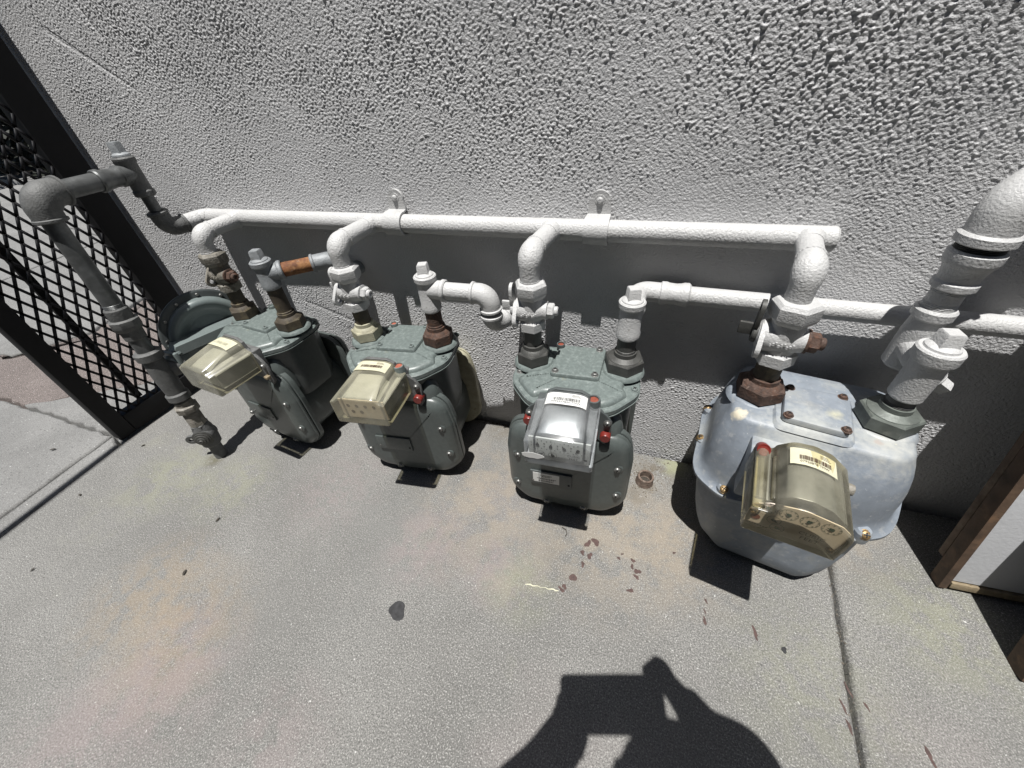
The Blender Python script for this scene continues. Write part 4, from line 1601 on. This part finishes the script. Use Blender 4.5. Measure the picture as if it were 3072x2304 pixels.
# first meter: rusty pipe
x, y = -.8090, -.1390
t = thing('outlet_pipe', 'outlet pipe with pale plugged tee and short bright rusty pipe, on the leftmost meter', 'pipe', (x, y, .342), 0, g_out)
outlet_base(t, x, y, .342, m_brown, m_brown, .45, ph=.5)
p = V(x, y, .478)
d1 = V(.075, .070, 0).normalized()
plug_tee(t, p, m_palegalv, d1, m_palegalv, .443, .036)
mb = MB()
pe = p + d1 * .118
mb.cyl(p + d1 * .03, pe - d1 * .012, .0158, seg=26)
mb.build('rusty_pipe', mat('bright_rust', (.15, .055, .02), .8, var=.4, vscale=60, bump=.4, spots=[((.33, .16, .06), 60, .45, .62, .85), ((.45, .36, .28), 95, .62, .72, .8), ((.05, .02, .012), 40, .6, .72, .7)]), t)
mb = MB()
d2 = V(.62, .30, -.72).normalized()
elbow(mb, pe - d1 * .022, pe + d1 * .020, pe + d1 * .020 + d2 * .036, .0185, .022, True, 1.06)
q = pe + d1 * .020 + d2 * .036
mb.sweep(arc(q - d2 * .006, q + d2 * .010, q + d2 * .010 + V(.2, 1, 0).normalized() * .10, .016, 6), .0165, 20)
mb.build('elbow', m_palegalv, t)
# second meter
x, y = -.4165, -.112
t = thing('outlet_pipe', 'white outlet pipe with two elbows, on the meter with hazy yellow cover', 'pipe', (x, y, .342), 0, g_out)
outlet_base(t, x, y, .342, m_rust, m_rust, .44)
p = V(x, y, .465)
d1 = V(.128, .012, -.004).normalized()
plug_tee(t, p, m_whitefit, d1, m_whitefit, .418, .040)
mb = MB()
mb.cyl(p + d1 * .03, p + d1 * .105, .0168, seg=26)
mb.build('cross_pipe', m_white, t)
mb = MB()
c0 = p + d1 * .128
elbow(mb, p + d1 * .092, c0, c0 - Z * .036, .0195, .024, True, 1.06)
mb.build('upper_elbow', m_whitefit, t)
mb = MB()
c1 = c0 - Z * .070
threads(mb, c0 - Z * .045, Z, .0170, 4)
elbow(mb, c0 - Z * .042, c1, c1 + V(.42, .9, .10).normalized() * .042, .0198, .024, True, 1.06)
mb.cyl(c1 + V(.42, .9, .10).normalized() * .036, c1 + V(.42, .9, .10).normalized() * .125, .0165, seg=20)
mb.build('lower_elbow', m_whitefit, t)
# third meter: tee, elbow along the wall, coupling, long pipe
x, y = -.0235, -.108
t = thing('outlet_pipe', 'white outlet pipe with coupling running right along the wall, behind the blue grey meter', 'pipe', (x, y, .342), 0, g_out)
outlet_base(t, x, y, .340, m_darkiron, m_darkiron, .43, .064)
p = V(x, y, .451)
d1 = V(.05, 1, .14).normalized()
plug_tee(t, p, m_whitefit, d1, m_whitefit, .408, .026)
LZ = lambda xx: .4605 - (xx - .05) * .011
LY = -.0310
mb = MB()
pe = V(x + .004, LY, .4615)
path = arc(p + d1 * .010, pe, V(.030, LY, LZ(.03)), .020, 9)
mb.sweep(path, [.0178] * len(path), 24)
mb.build('elbow', m_white, t)
mb = MB()
mb.lathe(V(.018, LY, LZ(.018)), X, [(.0185, 0), (.0205, .002), (.0205, .010), (.0190, .014), (.0182, .026), (.0192, .034), (.0208, .039), (.0208, .047), (.0180, .050)], 28)
mb.build('coupling', m_whitefit, t)
mb = MB()
mb.sweep([V(a, LY, LZ(a)) for a in np.linspace(.05, 2.4, 40)], .0160, 26)
mb.build('long_pipe', m_white, t)
# fourth meter: plugged tee in front, riser with drip tee behind
wx, wy = .3697, -.1472
t = thing('outlet_pipe', 'thick white outlet riser with big elbow at the right edge of the photo', 'pipe', (wx, wy, .34), 0, g_out)
outlet_base(t, wx, wy, .338, mat('greenish_grey_nut', (.13, .145, .13), .5, .2, var=.25, vscale=60, bump=.2, spots=[((.3, .3, .27), 50, .58, .72, .5)]), m_darkiron, .41, .068, .1)
p = V(wx, wy, .442)
mb = MB()
mb.lathe(V(wx, wy, .392), Z, [(.0185, 0), (.0205, .003), (.0208, .06), (.0212, .064), (.0250, .067), (.0255, .071), (.0255, .082), (.0235, .0845)], 30)
ry = -.098
mb.cyl(p, V(.366, ry, .45), .0195, seg=24)
mb.build('front_tee', m_whitefit, t)
mb = MB()
square_plug(mb, V(wx, wy, .4745), Z, .0215, .026, .0195, .1)
mb.build('plug', m_whitefit, t)
rx = .366
mb = MB()
mb.lathe(V(rx, ry, .412), Z, [(.0150, 0), (.0205, .006), (.0208, .06), (.0195, .072), (.0190, .080), (.0228, .084), (.0230, .094), (.0205, .097)], 28)
sp0 = V(rx, ry, .428)
sd_ = V(.054, -.020, -.030).normalized()
mb.cyl(sp0, sp0 + sd_ * .046, .0175, seg=24)
collar(mb, sp0 + sd_ * .046, sd_, .0200, .010)
mb.build('drip_tee', m_whitefit, t)
mb = MB()
square_plug(mb, sp0 + sd_ * .049, sd_, .0165, .024, .0160, .3)
mb.build('side_plug', m_whitefit, t)
mb = MB()
mb.cyl(V(rx, ry, .50), V(rx, ry, .545), .0175, seg=26)
threads(mb, V(rx, ry, .509), Z, .0182, 4)
threads(mb, V(rx, ry, .531), Z, .0182, 4)
mb.build('riser_nipple', m_white, t)
mb = MB()
mb.lathe(V(rx, ry, .537), Z, [(.0210, 0), (.0232, .002), (.0232, .009), (.0205, .012), (.0215, .022), (.0238, .030), (.0265, .034), (.0272, .038), (.0272, .047), (.0240, .050)], 30)
mb.build('bell_reducer', m_whitefit, t)
mb = MB()
threads(mb, V(rx, ry, .584), Z, .0235, 6)
mb.build('threaded_nipple', m_darkiron, t)
mb = MB()
ez = .640
path = arc(V(rx, ry, .597), V(rx + .002, ry + .004, ez + .008), V(rx + .075, ry + .040, ez + .022), .034, 12)
mb.sweep(path, [.0245] + [.0255 + .0015 * math.sin(PI * i / len(path)) for i in range(len(path) - 1)], 30)
mb.lathe(V(rx, ry, .594), Z, [(.0255, 0), (.0285, .002), (.0285, .011), (.0255, .014)], 30)
dd = (path[-1] - path[-2]).normalized()
mb.build('big_elbow', m_whitefit, t)
mb = MB()
collar(mb, path[-1], dd, .0290, .012)
mb.sweep([path[-1], path[-1] + dd * .02, V(rx + .14, ry + .075, ez + .036), V(rx + 2.3, ry + .072, ez + .04)], .0235, 24)
mb.build('upper_pipe', m_white, t)

# ---------------------------------------------------------------- gate
gate = thing('metal_gate', 'black steel gate panel with expanded diamond mesh standing against the wall end', 'gate', (-1.452, -.2, 0))
GX = -1.452
H = 1.95
mb = MB()
mb.box((GX, -.370, H / 2 + .004), (.040, .042, H), .003)
mb.build('frame_post', m_black, gate)
mb = MB()
mb.box((GX, -.050, H / 2 + .004), (.045, .070, H), .003)
mb.build('hinge_post', m_black, gate)
mb = MB()
mb.box((GX, -.217, .036), (.040, .262, .062), .003)
mb.build('bottom_rail', m_black, gate)
mb = MB()
mb.box((GX, -.217, H - .02), (.040, .262, .04), .003)
mb.build('top_rail', m_black, gate)
mb = MB()
mb.box((GX - .012, -.274, H / 2 + .03), (.014, .018, H - .09), .002)
mb.build('middle_bar', m_black, gate)
mb = MB()
# expanded metal: every strand is a flat bar zig-zagging up
cw, chh = .0285, .054
ny = int(.275 / cw) + 2
nzr = int((H - .08) / chh)


def strand(mb, a, b, w=.0032, th=.0014):
    d = (b - a).normalized()
    s = X.cross(d).normalized() * w
    n = X * th
    mb.rings([[q + s + n, q - s + n, q - s - n, q + s - n] for q in (a, b)])


y0 = -.356
for j in range(nzr * 2):
    za = .062 + j * chh / 2
    for i in range(ny):
        ya = y0 + i * cw + (0 if j % 2 == 0 else cw / 2)
        for s in (-1, 1):
            yb = ya + s * cw / 2
            if min(ya, yb) < -.36 or max(ya, yb) > -.075:
                continue
            strand(mb, V(GX + .014, ya, za), V(GX + .014, yb, za + chh / 2))
mesh = mb.build('mesh_panel', m_blackmesh, gate)
# the gate leaf's header that throws the long shadow across the threshold
hd = thing('gate_header', 'black overhead gate beam whose narrow shadow crosses the threshold', 'beam', (-1.43, -.40, 1.97))
mb = MB()
mb.box((0, -.62, 0), (.035, 1.30, .05), .003, Matrix.Translation((-1.472, -.15, 1.985)) @ Matrix.Rotation(math.radians(5.5), 4, 'Z'))
mb.box((0, -.95, -.035), (.030, .16, .03), .003, Matrix.Translation((-1.472, -.15, 1.985)) @ Matrix.Rotation(math.radians(5.5), 4, 'Z'))
mb.build('beam', m_black, hd)
mb = MB()
mb.box((-1.325, -1.46, .99), (.05, .05, 1.975), .003)
mb.build('beam_post', m_black, hd)

# ---------------------------------------------------------------- leaning boards at the right
def lean(o_, x, y, tilt, zrot, roll_=0.0):
    return Matrix.Translation((x, y, 0.004)) @ Matrix.Rotation(zrot, 4, 'Z') @ Matrix.Rotation(-tilt, 4, 'X') @ Matrix.Rotation(roll_, 4, 'Y')


bd = thing('leaning_board', 'white painted board with dark brown wooden edge leaning on the wall at right', 'board', (.6, -.16, 0))
Mb = lean(None, .592, -.188, math.atan(.195), .035, -.05)
mb = MB()
mb.box((.34, .010, .33), (.66, .012, .62), .001, Mb)
mb.build('panel', m_whitewood, bd)
mb = MB()
mb.box((.0035, .0125, .315), (.013, .026, .63), .002, Mb)
mb.build('edge_strip', m_wood, bd)
mb = MB()
mb.box((.0055, .0325, .352), (.017, .013, .60), .002, Mb)
mb.build('back_strip', m_greywood, bd)
mb = MB()
mb.box((.34, .012, .010), (.655, .024, .014), .002, Mb)
mb.build('bottom_strip', m_palewood, bd)
bd2 = thing('leaning_board', 'dark weathered plank leaning in front of the white board, at the right edge', 'board', (.66, -.3, 0))
Mb2 = lean(None, .646, -.318, math.atan(.38), .02, 0)
mb = MB()
mb.box((.30, .017, .30), (.60, .034, .60), .003, Mb2)
mb.build('plank', m_wood, bd2)

# ---------------------------------------------------------------- small things on the ground
st = thing('pipe_stub', 'rusty broken pipe stub sticking out of the concrete between the meters', 'pipe', (.0635, -.100, 0))
mb = MB()
prof = [(.0215, -.01), (.0205, .004), (.0185, .008), (.0190, .020), (.0180, .0235), (.0140, .0235), (.0132, .018), (.0125, .006)]
mb.lathe(V(.0635, -.1, 0), (.04, -.03, 1), prof, 26)
mb.build('stub_rim', mat('rusty_stub', (.14, .10, .078), .85, var=.4, vscale=120, bump=.6, spots=[((.25, .20, .165), 90, .5, .65, .7), ((.06, .035, .025), 80, .6, .7, .8)]), st)
mb = MB()
mb.lathe(V(.0635, -.1, .0), (.04, -.03, 1), [(.0128, .004), (.010, .008), (.004, .010)], 18)
mb.build('soil_fill', m_soil, st)


def blob(name, cx_, cy_, r, mt, par, seed, el=1.0, ang=0.0, z=.0012, rough=.35):
    rr = random.Random(seed)
    n = 22
    ph = [rr.uniform(0, 6.28) for _ in range(3)]
    pts = []
    for k in range(n):
        a = 2 * PI * k / n
        q = r * (1 + rough * (.5 * math.sin(2 * a + ph[0]) + .35 * math.sin(3 * a + ph[1]) + .12 * math.sin(5 * a + ph[2])))
        x_, y_ = q * math.cos(a) * el, q * math.sin(a) / el
        pts.append((cx_ + x_ * math.cos(ang) - y_ * math.sin(ang), cy_ + x_ * math.sin(ang) + y_ * math.cos(ang)))
    mb = MB()
    mb.rings([[V(q[0], q[1], h) for q in inset(pts, o)] for o, h in ((0, .0001), (0, z * .6), (r * .08, z))])
    return mb.build(name, mt, par)


FLECKS = [(-0.0204, -0.2855, 0.0082), (-0.0355, -0.2945, 0.0071), (-0.0427, -0.3166, 0.0050), (-0.0270, -0.3192, 0.0062), (-0.0370, -0.3408, 0.0049), (-0.0502, -0.3728, 0.0079), (-0.0627, -0.3949, 0.0050), (-0.0665, -0.4021, 0.0052), (0.0692, -0.3223, 0.0062), (0.0687, -0.3336, 0.0047), (0.0589, -0.3026, 0.0044), (0.0584, -0.3157, 0.0043), (0.0603, -0.3632, 0.0051), (0.1924, -0.3755, 0.0047), (0.1953, -0.3393, 0.0031), (0.1928, -0.3586, 0.0026), (0.0309, -0.3062, 0.0034), (0.0363, -0.2952, 0.0025), (0.1365, -0.2611, 0.0029), (0.4009, -0.4105, 0.0046), (0.3882, -0.4365, 0.0044), (0.3901, -0.4605, 0.0048), (0.4209, -0.4254, 0.0035), (0.4856, -0.462, 0.0063), (0.2739, -0.3682, 0.0062)]
for k, (a, b, r) in enumerate(FLECKS):
    blob('paint_fleck', a, b, r * .92, m_fleck, ground, 40 + k, (1.9 if 12 < k < 16 or k > 18 else 1.0 + .35 * ((k * 37) % 5) / 5), (-1.25 if 12 < k < 16 or k > 18 else k * 1.3), .0004, .25 if k == 5 else .55)
mb = MB()
mb.rings([[V(-.138 + .066 * u, -.4135 + .0075 * u + .0010 * (i % 3 - 1) + w_ * (.0007 + .0004 * math.sin(9 * u)), .0004) for w_ in (-1, 1)] for i, u in enumerate(np.linspace(0, 1, 14))], closed=False, cap0=False, cap1=False)
mb.build('chalk_scrape', m_yellabel, ground)
blob('gum_spot', -.3596, -.5371, .0165, m_tar, ground, 5, 1.05, .3, .0012, .3)
blob('gum_spot', .3164, -.3816, .0045, m_tar, ground, 6)
LEAVES = [(-.851, -.618, .0075), (-1.347, -.386, .006), (-1.335, -.560, .0065), (-.894, -.500, .0065), (-1.205, -.724, .005), (-1.62, -.48, .008)]
LEAF_LABELS = ['dark leaf scrap beside the orange stain, largest in the middle of the left slab',
               'dark leaf scrap just right of the bottom corner of the black gate',
               'dark leaf scrap right of the middle of the long beam shadow',
               'slim dark leaf scrap in the open between riser foot and orange stain',
               'tiny dark leaf scrap nearest the left edge of the photo, below the beam shadow',
               'dark leaf scrap left of the beam shadow, under the gate post']
for k, (a, b, r) in enumerate(LEAVES):
    rr = random.Random(k)
    ang = rr.uniform(0, 6.28)
    n = 8
    ca, sa = math.cos(ang), math.sin(ang)
    vs = []
    for s in (-1, 1):
        for i in range(n + 1):
            u = i / n
            w = math.sin(PI * u) ** .8 * .38 * s
            vs.append(V((u - .5) * 2 * r * ca - w * r * sa, (u - .5) * 2 * r * sa + w * r * ca, .0008 + .0028 * abs(w) + .002 * u))
    fs = [(i, i + 1, n + 2 + i, n + 1 + i) for i in range(n)]
    mb = MB()
    mb.add([(v.x + a, v.y + b, v.z) for v in vs] + [(v.x + a, v.y + b, v.z + .0005) for v in vs], fs + [tuple(x + 2 * n + 2 for x in f) for f in fs])
    lf = mb.build('dry_leaf', m_leaf)
    tag(lf, LEAF_LABELS[k], 'leaf', 'dry leaf scraps on the concrete at left')
tw = MB()
tw.sweep([V(-.097, -.2745, .0015), V(-.087, -.2785, .0035), V(-.083, -.286, .002), V(-.0855, -.293, .001)], .0009, 6)
tag(tw.build('twig', m_leaf), 'thin dark bent twig on the concrete in front of the clear covered meter', 'twig')
# dirt and crumbs along the foot of the wall and in the joints
mb = MB()
rr = random.Random(21)
for k in range(900):
    u = rr.random()
    if u < .62:
        x_, y_ = rr.uniform(-1.2, .58), -.008 - abs(rr.gauss(0, .022))
        r = rr.uniform(.0008, .0030)
    elif u < .86:
        y_ = -.15 - rr.random() ** 1.5 * .75
        x_ = jx(y_) - .003 + rr.gauss(0, .003)
        r = rr.uniform(.0005, .0016)
    else:
        a = rr.uniform(0, 6.28)
        q = .02 + abs(rr.gauss(0, .02))
        x_, y_ = .0635 + q * math.cos(a), -.10 + q * math.sin(a)
        r = rr.uniform(.0008, .0025)
    mm = Matrix.Translation((x_, min(y_, -.003), r * .4)) @ Matrix.Rotation(rr.uniform(0, 6), 4, 'Z') @ Matrix.Rotation(rr.uniform(0, 6), 4, 'X')
    mb.add([mm @ V(*q) for q in ((r, 0, 0), (-r * .7, r * .6, 0), (-r * .5, -r * .8, 0), (0, 0, r), (0, 0, -r * .8))], [(0, 1, 3), (1, 2, 3), (2, 0, 3), (1, 0, 4), (2, 1, 4), (0, 2, 4)])
cr_ = mb.build('crumbs', concrete('pale_crumbs', (.22, .19, .15), .6, False))
tag(cr_, kind='stuff')

# ---------------------------------------------------------------- planting beyond the gate
def bush(label, cx_, cy_, w, h, n, seed, leafs=.16, dark=(.010, .013, .007)):
    t = thing('hedge_bush', label, 'bush', (cx_, cy_, 0), 0, None)
    rr = random.Random(seed)
    mb = MB()
    for k in range(n):
        a = rr.uniform(0, 6.28)
        q = math.sqrt(rr.random())
        zz = rr.random() ** .8
        rad = w * q * (1 - .35 * zz)
        p = V(cx_ + rad * math.cos(a), cy_ + rad * math.sin(a), .03 + h * zz)
        mm = Matrix.Translation(p) @ Matrix.Rotation(rr.uniform(0, 6), 4, 'Z') @ Matrix.Rotation(rr.uniform(-1, 1), 4, 'X')
        s = leafs * rr.uniform(.6, 1.3)
        mb.add([mm @ V(0, 0, 0), mm @ V(s * .3, s * .5, .01), mm @ V(0, s, 0), mm @ V(-s * .3, s * .5, .01)], [(0, 1, 2, 3)])
    mb.build('foliage', mat('dark_hedge_leaves', dark, .6, var=.5, vscale=8), t)
    mb = MB()
    for k in range(5):
        a = rr.uniform(0, 6.28)
        mb.sweep([V(cx_, cy_, -.1), V(cx_ + w * .2 * math.cos(a), cy_ + w * .2 * math.sin(a), h * .4), V(cx_ + w * .5 * math.cos(a), cy_ + w * .5 * math.sin(a), h * .85)], [.03, .02, .008], 8)
    mb.build('stem', m_wood, t)


bush('dark leafy hedge bush behind the gate mesh, nearer one', -9.0, 3.55, 1.6, 3.2, 9000, 1)
bush('dark hedge bush beyond the kerb, farther left behind the gate', -12.2, 3.8, 2.0, 4.0, 9000, 2)
bush('dark hedge bush farthest right behind the gate post', -6.0, 3.7, 1.6, 3.4, 9000, 3)
mb = MB()
mb.box((-9.5, 4.6, 2.0), (18, .3, 4.2), .01)  # dark backing added so the view beyond the gate stays dark like shade
tag(mb.build('far_backing', mat('dark_shade_backing', (.03, .03, .03), .8)), 'dark backing added behind the hedge bushes to stand for shade', 'fence')

# ---------------------------------------------------------------- photographer (seen by the shadow on the concrete)
def skin_mesh(name, nodes, edges, mats, matfn, parent=None, root=0, sub=2):
    me = bpy.data.meshes.new(name)
    me.from_pydata([n[0] for n in nodes], edges, [])
    o = bpy.data.objects.new(name, me)
    COL.objects.link(o)
    sk = o.modifiers.new('skin', 'SKIN')
    for i, n in enumerate(nodes):
        r = n[1]
        me.skin_vertices[0].data[i].radius = (r, r) if not isinstance(r, tuple) else r
    me.skin_vertices[0].data[root].use_root = True
    sk.use_smooth_shade = True
    ss = o.modifiers.new('sub', 'SUBSURF')
    ss.levels = sub
    ss.render_levels = sub
    dg = bpy.context.evaluated_depsgraph_get()
    dg.update()
    nm = bpy.data.meshes.new_from_object(o.evaluated_get(dg))
    o.modifiers.clear()
    o.data = nm
    bpy.data.meshes.remove(me)
    nm.materials.clear()
    for mt_ in mats:
        nm.materials.append(mt_)
    for p in nm.polygons:
        p.use_smooth = True
        p.material_index = matfn(p.center)
    if parent:
        o.parent = parent
        o.location = -Vector(abs_loc(parent))
    return o


# phone: held level with the camera just behind the lens
ph = thing('phone', 'black phone held sideways in both hands of the crouching photographer', 'phone', CAM - fwd * .010)
mm = Matrix((RIGHT, UP, -fwd)).transposed().to_4x4()
mm.translation = CAM - fwd * .016
mb = MB()
pho = rpoly([(-.026, -.066, .011), (.142, -.066, .011), (.142, .026, .011), (-.026, .026, .011)], 4)
mb.rings([[mm @ V(q[0], q[1], h) for q in inset(pho, o)] for o, h in ((.002, -.004), (0, -.002), (0, .004), (.002, .006))])
mb.build('phone_body', m_shoe, ph)
mb = MB()
mb.rings([[mm @ V(q[0], q[1], h) for q in inset(pho, .004)] for h in (.0061, .0064)])
mb.build('screen', m_dark, ph)

per = thing('person', 'person in dark shirt crouching with a phone held out sideways in both hands', 'person', (.20, -1.25, 0))
def P3(a, b, c):
    return CAM + RIGHT * a + UP * b - fwd * c


nodes, edges = [], []


def node(p, r, par=None):
    nodes.append((tuple(p), r))
    if par is not None:
        edges.append((par, len(nodes) - 1))
    return len(nodes) - 1


pel = node((.25, -1.28, .27), (.15, .13))
wai = node((0.235, -1.22, .42), (.13, .11), pel)
che = node((.22, -1.13, .60), (.155, .12), wai)
upc = node((.20, -1.02, .735), (.13, .09), che)
nk = node((.18, -.915, .805), .055, upc)
hd0 = node((.176, -.860, .850), (.078, .084), nk)
hd1 = node((.174, -.830, .912), (.092, .100), hd0)
hd2 = node((.172, -.830, .980), (.068, .076), hd1)
# arms
wl = V(-.016, -.812, .765)
wr = V(.205, -.706, .785)
EL, ER = V(-.165, -.985, .66), V(.430, -.840, .69)
sl = node((.035, -1.02, .735), .062, upc)
el = node(EL, .048, sl)
fl_ = node(EL.lerp(wl, .62), .041, el)
hl = node(wl, .037, fl_)
hl2 = node(wl + V(.022, .046, .008), .037, hl)
hl3 = node(wl + V(.034, .066, .010), .024, hl2)
sr_ = node((.36, -.98, .735), .062, upc)
er = node(ER, .050, sr_)
fr_ = node(ER.lerp(wr, .60) + V(-.01, -.012, 0), .054, er)
hrm = node(wr + V(.050, -.012, -.006), .050, fr_)
hrn = node(wr + V(.022, -.004, -.002), .040, hrm)
hr = node(wr + V(-.006, .002, .003), .030, hrn)
hr2 = node(V(.178, -.684, .795), .027, hr)
hr3 = node(V(.160, -.672, .802), .022, hr2)
# legs, squatting
for s in (-1, 1):
    hip = node((.25 + s * .10, -1.27, .25), .095, pel)
    kn = node((.25 + s * .21, -.90, .43), .062, hip)
    an = node((.25 + s * .19, -1.10, .10), .042, kn)
    he = node((.25 + s * .19, -1.11, .045), .04, an)
    to = node((.25 + s * .21, -.97, .035), .036, he)


def mfn(c):
    w = c
    if w.z < .085:
        return 3
    if w.z < .47 and w.y > -1.25 or w.z < .36:
        return 2
    if w.z > .80 and abs(w.x - .18) < .12:
        return 0
    if (Vector(w) - wl).length < .06 or (Vector(w) - wr).length < .06:
        return 0
    return 1


body = skin_mesh('body', nodes, edges, [m_skin, m_shirt, m_trouser, m_shoe], mfn, per)
# hair cap and face
mb = MB()
hc = V(.174, -.838, .932)
for la in range(1):
    rr_ = []
    for i in range(9):
        a = (PI / 2) * (1 - i / 8) if i < 8 else -.25
        rr_.append([hc + V(0.096 * math.cos(a) * math.cos(b), .108 * math.cos(a) * math.sin(b) - .006, .096 * math.sin(a) - .004) for b in np.linspace(0, 2 * PI, 25)[:-1]])
    mb.rings(rr_)
mb.build('hair', m_hair, per)
for s in (-1, 1):
    mb = MB()
    mb.lathe(V(.174 + s * .033, -.742, .914), Y, [(.010, -.006), (.011, 0), (.006, .006)], 12)
    mb.build('eye', m_dark, per)
mb = MB()
mb.sweep([V(.174, -.737, .924), V(.174, -.721, .892), V(.174, -.740, .884)], [.007, .012, .009], 10)
mb.build('nose', m_skin, per)
for s in (-1, 1):
    mb = MB()
    mb.lathe(V(.174 + s * .088, -.828, .904), (s, .2, 0), [(.022, 0), (.026, .006), (.020, .012), (.012, .010)], 14)
    mb.build('ear', m_skin, per)


def hand(nm, wrist, palm_to, thumb, tips):
    nd, ed = [], []

    def nn_(p, r, par=None):
        nd.append((tuple(p), r))
        if par is not None:
            ed.append((par, len(nd) - 1))
        return len(nd) - 1
    w0 = nn_(wrist, .024)
    pm = nn_(palm_to, (.034, .018), w0)
    for chain in tips:
        prev = pm
        for k, q in enumerate(chain):
            prev = nn_(q, .0095 - .0010 * k, prev)
    prev = w0
    for k, q in enumerate(thumb):
        prev = nn_(q, .0115 - .0012 * k, prev)
    skin_mesh(nm, nd, ed, [m_skin], lambda c: 0, per)


hand('left_hand', wl + V(.010, .022, .004), V(-.004, -.768, .772),
     [P3(-.010, -.056, .036), P3(.008, -.054, .028), P3(.022, -.046, .024)],
     [[P3(-.024, -.046 + k * .010, .022), P3(-.024, -.048 + k * .010, .010), P3(-.018, -.048 + k * .010, .003)] for k in range(4)])
hand('right_hand', wr, V(.170, -.682, .798),
     [V(.172, -.728, .782), V(.142, -.735, .786), V(.115, -.737, .790)],
     [[V(.152 - k * .004, -.658 - k * .006, .812), V(.134 - k * .005, -.645 - k * .006, .824), V(.118 - k * .005, -.645 - k * .006, .826)] for k in range(4)])
